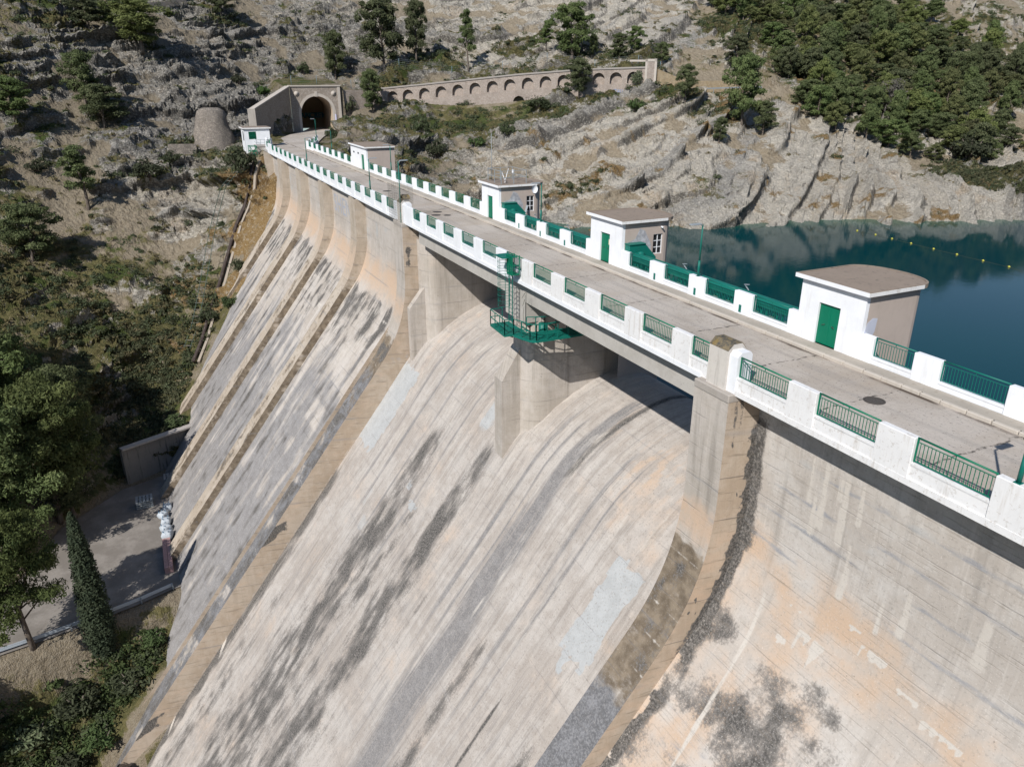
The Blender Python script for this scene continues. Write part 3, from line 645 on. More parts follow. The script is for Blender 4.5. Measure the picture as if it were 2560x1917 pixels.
def panel_st(x, y, z):
    nz = fbm(x/1.6, z/1.1, 0*x, 4); nb_ = fbm(x/3.2, z/3.2, 0*x+11, 3); bk = _perm[(np.floor(x/2.3).astype(int)*13+np.floor(z/1.5).astype(int)*7) & 255]/255.
    org = .85*np.exp(-((z+7.4)/1.9)**2)*(.8+.4*nb_)+.10*(1-sst(-11, -14, z))
    up = sst(-8.9+.8*nb_, -9.7+.8*nb_, z); bk2 = _perm[(np.floor(x/4.6+.3*nb_).astype(int)*31+np.floor(z/1.9).astype(int)*17) & 255]/255.
    col = fbm(x/1.1, z/5.5, 0*x+41, 4)
    an = fbm(x/1.5, z/9., 0*x+51, 4)
    drk = up*(.66*(1-sst(-11.5, -17.5, z))+.24*sst(-14, -20, z)+.55*an+.35*nz+.30*col+.22*(bk2-.5))
    gry = up*(.12+.50*sst(-12, -20, z)+.38*sst(-18, -28, z)+.6*an+.35*nb_+.25*(bk2-.5))
    blu = .42*sst(-1.2, -2.5, z)*sst(-6.5, -4.2, z)*(.5+1.3*nb_)
    wht = np.maximum(.55*up*sst(-26, -13, z)*sst(.12, .42, fbm(x/1.6, z/3.2, 0*x+31, 4)), .6*rect(x, z, 67.8, 71.5, -10.9, -10.5, .2)*(nz > -.1))
    wht = np.maximum(wht, .9*rect(x, z, 87.1, 87.45, -15, -13, .08)); wht = np.maximum(wht, .8*rect(x, z, 87.1, 88.5, -13.5, -13.0, .15))
    brn = .75*sst(-30, -36, z)*(.4+nb_)
    return dict(org=org, drk=drk, gry=gry, blu=blu, wht=wht*(1-sst(-18, -24, z)), brn=brn)
def rib_st(x, y, z):
    nz = fbm(x/1.5, z/2.5, 0*x, 4)
    return dict(org=.5*np.exp(-((z+7)/2.)**2)+.15, brn=.55*sst(-8.5, -10.5, z)*(.6+.9*nz), drk=.42*sst(-9, -11, z)*(.3+1.2*nz), wht=.3*sst(-8, -12, z)*(nz > .2))
def ribside_st(x, y, z):
    nz = fbm(y/1.2, z/2.5, 0*x, 4)
    return dict(brn=.35*sst(-3, -7, z)+.6*sst(-8.5, -11, z)*(.7+.8*nz), drk=.38*sst(-9.5, -12, z)*(.2+1.5*nz), org=.2+0*x)
def twr_st(x, y, z):
    nz = fbm(x/1.3, z/1.6, 0*x, 4); jl = np.abs((z/1.25)-np.round(z/1.25))
    org = .72*np.exp(-((z+6.9)/1.1)**2)+.15*(nz > 0)
    band = sst(-7.6+.3*nz, -8.6+.3*nz, z)*(1-sst(-14, -16.5, z))
    brn = band*(.95+.3*nz); drk = band*(.32+.7*nz+.25*pn(x*.4, z*2.2, 0*x))*sst(-8.4, -9.6, z)
    wht = .55*band*(jl < .03)*(nz > -.25)
    return dict(org=org, brn=brn, drk=drk+.15*sst(-15, -17, z)*(.5+nz), gry=sst(-13.8, -16, z)*(.9+.5*nz), wht=wht, blu=.25*sst(-5, -3, z)*(.4+nz))
def twrL_st(x, y, z):
    nz = fbm(x/1.3, z/1.6, 0*x, 4); bk = _perm[(np.floor((z+.2*x)/1.6).astype(int)*29+5) & 255]/255.
    low = sst(-10.3, -11.6, z)
    return dict(org=.7*np.exp(-((z+8.3)/1.6)**2), brn=low*(.9+.4*nz)*(1-.5*sst(-18, -24, z)), drk=low*(.42+.5*nz+.45*(bk-.4)), gry=sst(-12, -16, z)*(.75+.4*nz+.4*(bk-.5)), wht=.5*low*(np.abs((z/1.6)-np.round(z/1.6)) < .02)*(nz > -.1))
def near_corner_side(x, y, z):
    yp = np.interp(-z, -PR_NEAR[:, 1], PR_NEAR[:, 0]); yw = np.interp(-z, -PR_WALL[:, 1], PR_WALL[:, 0]); d = y-yp
    nz = fbm(y/.5, z/.35, 0*x, 4)
    drk = 1.2*(1-sst(.12, .62+.6*nz, d))*sst(-1.2, -2.4, z)*sst(-15, -10.5, z)
    vs = .62*sst(-4.5, -1, z)*sst(.15, .5, fbm(y/.28, z/3., 0*x+2, 3))
    return dict(drk=np.maximum(drk, vs), org=.55*sst(-4, -8, z)*(.6+.8*fbm(y/2, z/.5, 0*x, 3)), wht=.25*(fbm(y/.6, z/.2, 0*x+8, 2) > .3), brn=.45*(1-sst(.1, .5, yw-y))*sst(-9, -12, z)*(.5+nz))
def left_side(x, y, z):
    yw = np.interp(-z, -PR_WALL[:, 1], PR_WALL[:, 0]); d = yw-y; nz = fbm(y/.8, z/.8, 0*x, 4)
    dr = sst(.12, .38, pn(z*.33-d*.16, 0*z, 0*z+6))*(1-sst(.3, 1.8, d+.6*nz))*sst(-19, -23, z)
    vs = .95*np.exp(-((y+.15)/.22)**2)*sst(-4.8, -3.8, z)*(1-sst(-2.6, -2., z))+.8*np.exp(-((y+.5)/.5)**2)*sst(-1.3, -.6, z)
    return dict(drk=np.maximum(1.25*dr, vs+.4*nz*(vs > .1)), org=.4*(.4+fbm(y/2, z/.6, 0*x, 3)), gry=.35*np.exp(-((z+12.8)/.5)**2), wht=.55*(1-sst(.02, .2, np.abs(d-2.55)))*sst(-18, -20, z))
def pier_st(x, y, z):
    nz = fbm(x/.7+y, z/2.5, 0*x, 4)
    return dict(drk=.5*sst(-.1, .5, nz)*sst(-11.5, -8, z)*.6, wht=.35*(fbm(x/.5+y, z/2.2, 0*x+4, 3) > .2), org=.25*np.exp(-((z+3.5)/1.5)**2))

# ---- the blocks right of the spillway
Xn = np.r_[np.arange(-60, 0, 3.), np.arange(0, 21.85, .12)]
surf('wall_face', Xn, PR_NEAR, C_NEAR, DAM, near_st)
P_ = empty('spillway_wall', (23, 0, -8)); P_.parent = DAM; P_.location = Vector((23, 0, -8))-DAM.location
surf('front_face', np.linspace(21.8, 24.0, 16), PR_WALL, C_PIER, P_, twr_st)
side('side_face', 21.8, PR_WALL, back(PR_NEAR, .3), C_SIDE, P_, near_corner_side, k=26)
side('inner_face', 24.0, PR_WALL, const_prof(-9.), C_SIDE, P_, flip=True, k=10)
# ---- spillway
surf('spillway_chute', np.linspace(23.9, 65.2, 236), PR_CH, C_CHUTE, DAM, chute_st)
# ---- left training wall
P_ = empty('spillway_wall', (66, 0, -8)); P_.parent = DAM; P_.location = Vector((66, 0, -8))-DAM.location
surf('front_face', np.linspace(65.1, 67.6, 16), PR_WALL, C_PIER, P_, twrL_st)
chs = PR_CH[PR_CH[:, 1] < -7.6]; sd_prof = np.array([(-9., 0., 0), (-9., -7.6, 0)]+[(a, b, 0) for a, b, c in PR_CH if a > -8 and b < -7.7])
sd_prof[2:, 0] -= .4
side('side_face', 65.1, PR_WALL, sd_prof, C_SIDE, P_, left_side, k=40)
side('outer_face', 67.6, PR_WALL, back(PR_PAN, .3), C_SIDE, P_, flip=True, k=6)
# ---- left blocks and ribs
RIBS = [(81.6, 84.1), (97.1, 99.6), (111.75, 114.75), (126.75, 129.8), (141.5, 144)]
xs = 67.6
for i, (a, b) in enumerate(RIBS):
    if i == 0:      # the first block leans back a little towards the spillway wall
        X0 = np.linspace(xs, a, int((a-xs)/.2)); PA = profile(-.85, 5.70, zt=-4.6); n0 = min(len(PA), len(PR_PAN)); t0 = ((X0-xs)/(a-xs))[None, :, None]
        sA = np.linspace(0, 1, 300); PAi = np.stack([np.interp(sA*PA[-1, 2], PA[:, 2], PA[:, k]) for k in range(3)], -1); PBi = np.stack([np.interp(sA*PR_PAN[-1, 2], PR_PAN[:, 2], PR_PAN[:, k]) for k in range(3)], -1)
        YZ = PAi[:, None]*(1-t0)+PBi[:, None]*t0; V0 = np.stack([np.broadcast_to(X0, YZ.shape[:2]), YZ[..., 0], YZ[..., 1]], -1)
        sheet('wall_face', V0, np.stack([V0[..., 0], YZ[..., 2]], -1), C_PANEL, DAM, panel_st)
    else: surf('wall_face', np.linspace(xs, a, int((a-xs)/.2)), PR_PAN, C_PANEL, DAM, panel_st)
    r = empty('rib', ((a+b)/2, 0, -6)); r.parent = DAM; r.location = Vector(((a+b)/2, 0, -6))-DAM.location
    surf('front_face', np.linspace(a, b, 14), PR_RIB, C_RIB, r, rib_st)
    side('side_face', a, PR_RIB, back(PR_PAN, .2), C_RIB, r, ribside_st, k=10)
    side('outer_face', b, PR_RIB, back(PR_PAN, .2), C_RIB, r, flip=True, k=4)
    xs = b
surf('wall_face', np.linspace(xs, 152, 40), PR_PAN, C_PANEL, DAM, panel_st)
# ---- core: keeps the light out, carries the deck, upstream face
m = MB()
for x0, x1 in ((-60, 23.9), (65.2, 152)):
    m.box(x0, x1, -7.55, -2.4, -62, -.36)
m.build('core', C_PLAIN, DAM)
# ---- piers
def pier(x0, x1, yc, tail=None, half=False):
    r = (x1-x0)/2; xc = (x0+x1)/2
    pr = []
    if half == 'L': out = [(x1, -9.2), (x1, yc)]+[(x1-(x1-x0)*math.sin(t), yc+(x1-x0)*.62*math.cos(t)) for t in np.linspace(0, math.pi/2, 12)]+[(x0, -9.2)]
    elif half == 'R': out = [(x0, -9.2), (x1, -9.2), (x1, yc)]+[(x0+(x1-x0)*math.cos(t), yc+(x1-x0)*.62*math.sin(t)) for t in np.linspace(0, math.pi/2, 12)][1:]
    else: out = [(x0, -9.2), (x1, -9.2)]+[(xc+r*math.cos(t), yc+r*math.sin(t)) for t in np.linspace(0, math.pi, 20)]
    return out
def pier_mesh(name, out, z0, z1, parent):
    out = np.array(out+[out[0]]); L = np.r_[0, np.cumsum(np.hypot(*np.diff(out, axis=0).T))]
    q = np.arange(0, L[-1], .22); o = np.stack([np.interp(q, L, out[:, 0]), np.interp(q, L, out[:, 1])], -1)
    z = np.arange(z1, z0, -.25); V = np.empty((len(z), len(o), 3)); V[..., :2] = o[None]; V[..., 2] = z[:, None]
    uv = np.empty((len(z), len(o), 2)); uv[..., 0] = q[None]; uv[..., 1] = -z[:, None]
    return sheet(name, V, uv, C_PIER, parent, pier_st)
P_ = empty('pier', (44, -4, -8)); P_.parent = DAM; P_.location = Vector((44, -4, -8))-DAM.location
pier_mesh('pier_body', pier(42.3, 45.5, -2.3), -14, -1.7, P_)
def tail(x0, x1, parent, y1=.62, zt=-7.5, yb=-1.2, zb=-4.75, cap=.0):
    m = MB(); poly = [(yb-.6, zb+.2), (yb, zb), (y1, zt), (y1, -14.5), (yb-.6, -12.5)]
    m.prism(poly, x0, x1, 'x')
    me = m.mesh('cutwater', C_PIER)
    for nm_, val in (('drk', .16), ('wht', .2), ('org', .1)):
        at = me.attributes.new(nm_, 'FLOAT', 'POINT'); at.data.foreach_set('value', [val]*len(me.vertices))
    ul = me.uv_layers.new(name='UVMap')
    for lp in me.loops: c_ = me.vertices[lp.vertex_index].co; ul.data[lp.index].uv = (c_.x+c_.y, -c_.z)
    link('cutwater', me, parent)
tail(43.35, 44.55, P_, yb=-.75, zb=-5.3)
P_ = empty('pier', (64.3, -4, -8)); P_.parent = DAM; P_.location = Vector((64.3, -4, -8))-DAM.location
pier_mesh('pier_body', pier(63.2, 65.3, -2.3, half='L'), -14, -1.7, P_)
tail(64.1, 64.8, P_, y1=.3, zt=-7.9, yb=-1.35, zb=-5.9)
P_ = empty('pier', (24.8, -4, -8)); P_.parent = DAM; P_.location = Vector((24.8, -4, -8))-DAM.location
pier_mesh('pier_body', pier(23.8, 25.8, -2.3, half='R'), -14, -1.7, P_)
# ------------------------------------------------------------------ paint, metal and road materials
def paint(name, col, grime=.3, rough=.7, gcol=(.32,.28,.23), peel=0.):
    M = Mat(name, rough, .3); P = M.pos()
    n = M.noise(P, .9, 5, .65); s = M.noise(M.vec(P, (3.5, 3.5, .35)), 1., 5, .65); f = M.noise(P, 14, 3, .6)
    c = M.mix(M.ss(n, .35, .7), col, tuple(x*.93 for x in col))
    c = M.mix(M.mul(M.ss(s, .52, .72), grime), c, gcol)
    c = M.mix(M.mul(M.mul(M.ss(f, .55, .72), M.ss(n, .45, .65)), grime), c, tuple(x*.6 for x in col))
    if peel:
        pn_ = M.noise(P, 5.5, 6, .72); c = M.mix(M.mul(M.ss(pn_, .57, .61), peel), c, (.36,.30,.24))
    return M.fin(c, M.bump(f, .25, .01))
WHITE = paint('white_paint', (.80,.81,.83), .22, gcol=(.50,.47,.42))
WHITE_OLD = paint('weathered_white_paint', (.77,.76,.75), .5, gcol=(.42,.36,.29), peel=.35)
BEIGE = paint('beige_render', (.46,.385,.335), .22, .9)
GREY_R = paint('grey_render', (.40,.37,.34), .4, .9)
ROOF = paint('roof_render', (.275,.22,.175), .6, .95, (.12,.10,.085), peel=.0)
GREEN = paint('green_paint', (.0,.155,.085), .12, .45, (.02,.08,.05))
TEAL = paint('teal_paint', (.006,.145,.112), .15, .45, (.05,.1,.08))
STEEL = paint('grey_steel', (.28,.31,.33), .3, .5)
DARK = paint('dark_gap', (.012,.014,.016), .1, .6)
def m_iron():
    M = Mat('cast_iron', .6, .4); n = M.noise(M.pos(), 12, 4)
    return M.fin(M.mix(n, (.05,.045,.04), (.09,.075,.065)), M.bump(M.voro(M.pos(), 14.), .5, .02))
IRON = m_iron()
def m_road():
    M = Mat('road_slabs', .92, .2); P = M.pos(); p = M.sep(P)
    big = M.noise(P, .18, 4); mid = M.noise(P, 1.1, 6, .65); f = M.noise(P, 9, 4, .7)
    c = M.mix(M.ss(M.ad(big, M.mul(M.ad(mid, -.5), .5)), .38, .64), (.395,.345,.295), (.475,.425,.375))
    c = M.mix(M.mul(M.ss(f, .5, .72), .45), c, (.25,.225,.20))
    tr = M.noise(M.vec(P, (.12, 2.2, 1)), 1., 4); c = M.mix(M.mul(M.ss(tr, .5, .65), .35), c, (.27,.25,.23))
    # worn dark aggregate patches and specks
    w = M.noise(P, 2.3, 7, .75); reg = M.ss(M.noise(P, .3, 3, .6), .44, .62)
    c = M.mix(M.mul(M.ss(w, .58, .68), M.mul(reg, .8)), c, (.10,.095,.095))
    c = M.mix(M.mul(M.ss(M.noise(M.vec(P, (1.2, 2., 1)), 5., 4, .72), .60, .65), .8), c, (.07,.066,.064))
    # slab grid, fine
    gx_ = M.ma('ABSOLUTE', M.ad(M.ma('FRACT', M.mul(p[0], 1/.33)), -.5)); gy_ = M.ma('ABSOLUTE', M.ad(M.ma('FRACT', M.mul(p[1], 1/.33)), -.5))
    g = M.ma('MAXIMUM', M.ss(gx_, .44, .5), M.ss(gy_, .44, .5)); c = M.mix(M.mul(M.mul(g, M.ss(mid, .45, .62)), .30), c, (.22,.2,.19))
    # transverse joints, ragged
    wob = M.mul(M.ad(M.noise(P, 1.7, 4), -.5), .45)
    for x0 in (13.9, 18.7, 23.3, 28.4, 34.2, 40.6, 44.2, 51., 66.4, 82., 97.3, 112, 127):
        d = M.ma('ABSOLUTE', M.ad(M.ad(p[0], wob), -x0)); c = M.mix(M.mul(M.ss(d, .07, .02), M.ss(M.noise(P, 3.3, 3), .42, .56)), c, (.08,.075,.07))
    # paler fresh concrete by the downstream parapet over the bridge
    e = M.ad(p[1], M.mul(M.ad(M.noise(P, .5, 3), -.5), 1.2))
    fr = M.mul(M.mul(M.ss(p[0], 43.4, 43.7), M.ss(p[0], 62, 60)), M.ss(e, -2.6, -2.45))
    c = M.mix(M.mul(fr, .75), c, (.46,.445,.43))
    # damp line in the gutter under the kerb
    dg = M.ma('ABSOLUTE', M.ad(p[1], 5.98)); gl = M.mul(M.ss(dg, .22, .02), M.ss(M.noise(M.vec(P, (.35, 1, 1)), 1., 4), .42, .58))
    c = M.mix(gl, c, (.085,.065,.05))
    c = M.mix(M.mul(M.ss(M.noise(M.vec(P, (.3, .12, 1)), 1., 3), .52, .7), .35), c, (.36,.29,.22))
    return M.fin(c, M.bump(M.ad(f, M.mul(g, -.2)), .4, .012))
ROADM = m_road()
def m_stone(name, c1, c2, scale=2., mortar=(.30,.27,.235), obj_rot=None, bumpd=.06):
    M = Mat(name, .95, .15); P = M.pos()
    v = M.n('ShaderNodeTexVoronoi', {'Vector': M.vec(P, (1, 1, 1.35)), 'Scale': scale}, feature='DISTANCE_TO_EDGE').outputs['Distance']
    cc = M.n('ShaderNodeTexVoronoi', {'Vector': M.vec(P, (1, 1, 1.35)), 'Scale': scale}).outputs['Color']
    r = M.sep(cc)[0]; n = M.noise(P, .5, 4); f = M.noise(P, 8, 4)
    c = M.mix(r, c1, c2); c = M.mix(M.mul(M.ss(n, .5, .7), .4), c, tuple(x*.55 for x in c1)); c = M.mix(M.mul(f, .3), c, tuple(x*.5 for x in c1))
    c = M.mix(M.ss(v, .07, .02), c, mortar)
    return M.fin(c, M.bump(M.ad(M.ss(v, 0, .12), M.mul(f, .3)), .9, bumpd))
KERB = paint('kerb_stone', (.50,.45,.39), .35, .9)
PAVE = paint('pavement_concrete', (.38,.34,.29), .5, .9, (.22,.19,.15))

# ------------------------------------------------------------------ deck, road, pavement
m = MB()
m.box(-60, 152, -7.3, -.06, -.34, -.012)
m.build('deck_slab', C_PLAIN, DAM)
m = MB(); m.box(23.9, 42.4, -.95, -.65, -1.75, -.342); m.box(45.4, 63.3, -.95, -.65, -1.75, -.342); m.box(23.9, 65.2, -6.6, -.96, -.9, -.343); m.box(42.41, 45.39, -2., -.66, -3.2, -.344)
m.build('bridge_girder', C_PLAIN, DAM)
for a, b in ((21.8, 24.0), (65.1, 67.6)):
    mm = MB(); mm.bbox(a-.02, b+.02, -.7, .33, -.62, -.28, .04); mm.build('tower_cap', C_PIER, DAM)
def ribbon(pts, w0, w1, z):
    """strip left w0, right w1 of a centre line"""
    V = []
    for i, p in enumerate(pts):
        d = Vector((pts[min(i+1, len(pts)-1)][0]-pts[max(i-1, 0)][0], pts[min(i+1, len(pts)-1)][1]-pts[max(i-1, 0)][1], 0)).normalized()
        n = Vector((-d.y, d.x, 0)); V.append((Vector((p[0], p[1], z))+n*w0, Vector((p[0], p[1], z))-n*w1))
    return V
m = MB()
left = [(-60,-.2),(138,-.2),(144,-.9),(152,-3.2),(160,-6.2),(170,-7.2),(180,-11),(189.6,-15.7),(204,-20.7)]
right = [(-60,-6.1),(120,-6.1),(127,-6.2),(136,-6.9),(146,-8.6),(156,-12.0),(170,-16.2),(182,-20.6),(189.6,-23.4),(201.5,-28)]
def dens(P, n=120):
    P = np.array(P, float); L = np.r_[0, np.cumsum(np.hypot(*np.diff(P, axis=0).T))]; q = np.linspace(0, 1, n)*L[-1]
    return np.stack([np.interp(q, L, P[:, 0]), np.interp(q, L, P[:, 1])], -1)
A_ = dens(left, 160); B_ = dens(right, 160)
for i in range(159):
    z = .0
    m.add([(A_[i][0],A_[i][1],z),(B_[i][0],B_[i][1],z),(B_[i+1][0],B_[i+1][1],z),(A_[i+1][0],A_[i+1][1],z)], [(0,1,2,3)])
tag(m.build('road', ROADM), kind='structure')
m = MB(); R2_ = [(-60,-6.25),(120,-6.25),(127,-6.36),(136,-7.05),(144,-8.4)]; Q_ = [(-60,-7.02),(120,-7.02),(130,-7.02),(138,-7.2),(145,-8.6)]
A_ = dens(R2_, 120); B_ = dens(Q_, 120)
for i in range(119): m.add([(*A_[i],.13),(*B_[i],.13),(*B_[i+1],.13),(*A_[i+1],.13)], [(0,1,2,3)])
tag(m.build('pavement', PAVE), kind='structure')
m = MB(); x = -60.
kl = dens([(-60,-6.17),(120,-6.17),(127,-6.28),(136,-6.97),(145,-8.45)], 800); L = np.r_[0, np.cumsum(np.hypot(*np.diff(kl, axis=0).T))]
s = 0.
while s < L[-1]-1:
    ln = random.uniform(.8, 1.15) if s < 120 else 1.6; e = s+ln-.03; a = np.array([np.interp(s, L, kl[:, 0]), np.interp(s, L, kl[:, 1])]); b = np.array([np.interp(e, L, kl[:, 0]), np.interp(e, L, kl[:, 1])])
    c = (a+b)/2; d = (b-a); ll = np.hypot(*d); d = d/ll; j = random.uniform(-.012, .012)
    w = .095
    if s < 110:
        q = MB(); q.bbox(-ll/2, ll/2, -w, w, -.02, .145+j, .028)
        m.add([(c[0]+v[0]*d[0]-v[1]*d[1], c[1]+j+v[0]*d[1]+v[1]*d[0], v[2]) for v in q.v], q.f)
    else: m.obox((c[0], c[1]+j, .06), (d[0]*ll/2, d[1]*ll/2, 0), (-d[1]*w, d[0]*w, 0), (0, 0, .085+j))
    s += ln
tag(m.build('kerb', KERB), kind='structure')

# ------------------------------------------------------------------ parapets
_rc = {}
def railing_mesh(L, mat):
    k = (round(L, 2), mat.name)
    if k not in _rc:
        m = MB(); z0, z1 = 0., .80
        m.tube([(0, 0, z1), (L, 0, z1)], .034, 8); m.bar((0, 0, z1-.135), (L, 0, z1-.135), .03, .02); m.bar((0, 0, z0), (L, 0, z0), .035, .025)
        for x in (.02, L-.02): m.bar((x, 0, z0-.03), (x, 0, z1), .045, .045)
        m.bar((L/2, 0, z1-.135), (L/2, 0, z1), .022)
        n = max(3, int(round(L/.128)))
        for i in range(1, n): m.bar((L*i/n, 0, z0), (L*i/n, 0, z1-.135), .018)
        _rc[k] = m.mesh('railing', mat)
    return _rc[k]
def parapet(name, label, yo, yi, panels, x0, x1, zb, mats, inner_side=False, rail_mat=GREEN, zrail=.5):
    """wall between x0 and x1 with openings at panels; yo outer face, yi inner face"""
    ro = empty(name, (x0, (yo+yi)/2, 0), label, 'parapet')
    ylo, yhi = min(yo, yi), max(yo, yi)
    edges = [x0]+[e for p in panels for e in p]+[x1]
    segs = {}
    for a, b, solid in [(edges[i], edges[i+1], i % 2 == 0) for i in range(len(edges)-1)]:
        if b-a < .02: continue
        mi = mats((a+b)/2)
        m = segs.setdefault(mi.name, (MB(), mi))[0]
        if solid: m.bbox(a, b, ylo, yhi, zb, 1.3, .018)
        else:
            m.box(a-.01, b+.01, ylo+.05, yhi-.05, zb+.002, zrail-.06)
            m.box(a-.01, b+.01, ylo+.02, yhi-.02, zrail-.14, zrail-.062)
    for nm, (m, mi) in segs.items(): m.build('wall', mi, ro)
    # lower white band of the deck edge
    for a, b in panels:
        o = link('railing', railing_mesh(b-a-.03, rail_mat), ro, (a+.015, (ylo+yhi)/2, zrail))
    return ro
pan = [(11.1-4*k, 13.72-4*k) for k in range(12, -1, -1)]+[(15.09, 17.72), (19.09, 21.82)]
near_par = parapet('parapet', 'weathered white parapet with green railings on the near right stretch of the dam, downstream edge', 0, -.27, pan, -60, 21.83, -.341, lambda x: WHITE_OLD)
lp = [60.95-3.86*k for k in range(9, -1, -1)]
pan = [(23.55, 24.86)]+[(l, l+3.86-1.46) for l in lp[:-1]]+[(60.95, 62.9)]
bridge_par = parapet('parapet', 'white parapet with green railings along the bridge over the spillway', 0, -.27, pan, 23.5, 65.1, -.341, lambda x: WHITE if x > 42.5 else WHITE_OLD)
pan = [(70.75-2.48+3.87*k, 70.75+3.87*k) for k in range(18)]
left_par = parapet('parapet', 'long white parapet with closely spaced green railings above the ribbed blocks', 0, -.27, pan, 67.2, 140.2, -.341, lambda x: WHITE)
m = MB()
m.box(-60, 21.81, -.06, .012, -.345, -.11); m.build('ledge', WHITE_OLD, near_par); m = MB(); m.box(67.61, 140.2, -.06, .012, -.345, -.11); m.build('ledge', WHITE, left_par); m = MB(); m.box(24.02, 65.08, -.06, .012, -.345, -.11); m.build('ledge', WHITE, bridge_par)
def split(a, b): return [p for p in U_ALL if p[0] >= a and p[1] <= b]
U_ALL = [(19.22-3.97*k-2.75-1.22, 19.22-3.97*k-1.22) for k in range(18, -1, -1)]+[(19.22, 21.22)]+[(26.24,28.77),(30.14,32.62),(34.02,36.46),(37.88,40.24)]+[(45.56,47.92),(49.39,51.74),(53.15,55.52),(56.98,59.32)]+[(64.5+3.87*k, 66.93+3.87*k) for k in range(10)]+[(111.15+3.88*k, 113.63+3.88*k) for k in range(8)]
up_near = parapet('parapet', 'bright white lake-side parapet with green railings right of the nearest valve house', -7.3, -7.0, split(-80, 21.6), -60, 21.9, -.33, lambda x: WHITE, rail_mat=TEAL)
up_2 = parapet('parapet', 'white lake-side parapet between the nearest two valve houses with a teal beam behind its railings', -7.3, -7.0, split(25, 41), 25.6, 41.05, -.33, lambda x: WHITE, rail_mat=TEAL)
up_3 = parapet('parapet', 'white lake-side parapet between the two valve houses that have dark hoods', -7.3, -7.0, split(44, 60), 44.95, 60.2, -.33, lambda x: WHITE, rail_mat=TEAL)
up_4 = parapet('parapet', 'white lake-side parapet with green railings between the aerial-topped house and the low long house', -7.3, -7.0, split(63, 102.4), 63.9, 102.5, -.33, lambda x: WHITE)
up_5 = parapet('parapet', 'white lake-side parapet running from the low long house towards the tunnel', -7.3, -7.0, split(110, 145), 110.7, 142.5, -.33, lambda x: WHITE)
# curved ends of both parapets
def fence_run(name, label, pts, z0, rail=GREEN):
    ro = empty(name, (*pts[0], 0), label, 'railing'); m = MB(); w = MB()
    for i in range(len(pts)-1):
        a, b = Vector((*pts[i], 0)), Vector((*pts[i+1], 0)); d = b-a; n = max(2, int(d.length/.16))
        for z in (1.28, 1.14, .5): m.bar(a+Vector((0,0,z)), b+Vector((0,0,z)), .05)
        for k in range(n): p = a+d*(k/n); m.bar(p+Vector((0,0,.5)), p+Vector((0,0,1.14)), .02)
        w.bar(a+Vector((0,0,.1)), b+Vector((0,0,.1)), .3, .75); w.obox(b+Vector((0,0,.5)), (.3,0,0), (0,.16,0), (0,0,.85))
    m.build('railing', rail, ro); w.build('wall', WHITE, ro); return ro
fence_run('railing', 'short green railing on white base curving toward the guard hut', [(140.2,-.1),(146,-.7),(151,-2.3)], 0)
fence_run('railing', 'green railing on white base bending back at the inner curve before the tunnel', [(142.5,-7.2),(146,-8.4),(150,-10.0),(155,-11.6)], 0)
# small green vents low in the lake-side parapets
m = {}
for ro, xs in ((up_2, (29.6, 33.4, 37.3)), (up_3, (48.6, 52.5, 56.3))):
    for x in xs: q = MB(); q.box(x-.09, x+.09, -7.02, -6.985, .22, .62); q.build('vent', TEAL, ro)
# ------------------------------------------------------------------ pylons on the towers
PYL = paint('stained_beige_wash', (.60,.56,.51), .6, gcol=(.30,.27,.24), peel=.2)
def pylon(a, sgn, label, broken=False):
    ro = empty('pylon', (a, -.2, -.28), label, 'pylon')
    t = MB(); t.prism([(.13, -.28), (.13, 1.45), (-.13, 1.72), (-.58, 1.72), (-.8, 1.45), (-.8, -.28)], a+.5, a+1.66, 'x'); t.build('tall_block', PYL, ro)
    c = MB(); c.prism([(.137, 1.435), (.137, 1.455), (-.127, 1.727), (-.583, 1.727), (-.807, 1.455), (-.807, 1.435), (-.58, 1.70), (-.13, 1.70)], a+.495, a+1.665, 'x')
    LICH = CAPM; c.build('lichen_cap', LICH, ro)
    for x0, x1 in ((a, a+.5),):
        t = MB(); t.prism([(.03, -.28), (.03, 1.3), (-.15, 1.48), (-.62, 1.48), (-.72, 1.36), (-.72, -.28)], x0, x1, 'x'); t.build('low_block', WHITE if x0 == a else WHITE_OLD, ro)
    return ro
def m_lichen():
    M = Mat('lichen', .95, .1); P = M.pos(); n = M.noise(P, 5, 5, .7); n2 = M.noise(P, 2, 3)
    c = M.mix(M.ss(n, .4, .6), (.085,.08,.07), (.20,.16,.10)); c = M.mix(M.mul(M.ss(n2, .55, .68), .6), c, (.24,.165,.05))
    return M.fin(c, M.bump(n, .6, .03))
CAPM = m_lichen()
pylon(21.82, 1, 'stepped white pylon with lichen on top where the right spillway tower meets the parapet')
pylon(65.12, 1, 'stepped white pylon behind a thin wire cage on the left spillway tower')
cg = empty('wire_cage', (66.6, -.1, -.28), 'thin rusty wire mesh cage round the lamp post on the left spillway tower', 'cage')
m = MB(); wire = paint('rusty_wire', (.16,.15,.13), .3, .7)
ring = [(65.2,.22),(66.6,.3),(68.9,.25),(68.9,-.9),(66.5,-.95),(65.2,-.9)]
for i in range(len(ring)-1):
    a, b = Vector((*ring[i], 0)), Vector((*ring[i+1], 0)); n = max(3, int((b-a).length/.17))
    for k in range(n+1): p = a+(b-a)*k/n; m.bar(p+Vector((0,0,-.28 if i < 2 else 1.3)), p+Vector((0,0,2.85)), .011)
    for z in np.arange(.0 if i < 2 else 1.4, 2.9, .22): m.bar(a+Vector((0,0,z)), b+Vector((0,0,z)), .009)
m.build('mesh_panel', wire, cg)
m = MB(); m.prism([(65.5, 1.72), (65.7, 2.0), (66.1, 2.12), (66.5, 2.0), (66.7, 1.72), (66.55, 1.72), (66.4, 1.9), (66.1, 1.98), (65.8, 1.9), (65.65, 1.72)], -.75, -.1, 'y'); m.build('arched_lid', CAPM, cg)
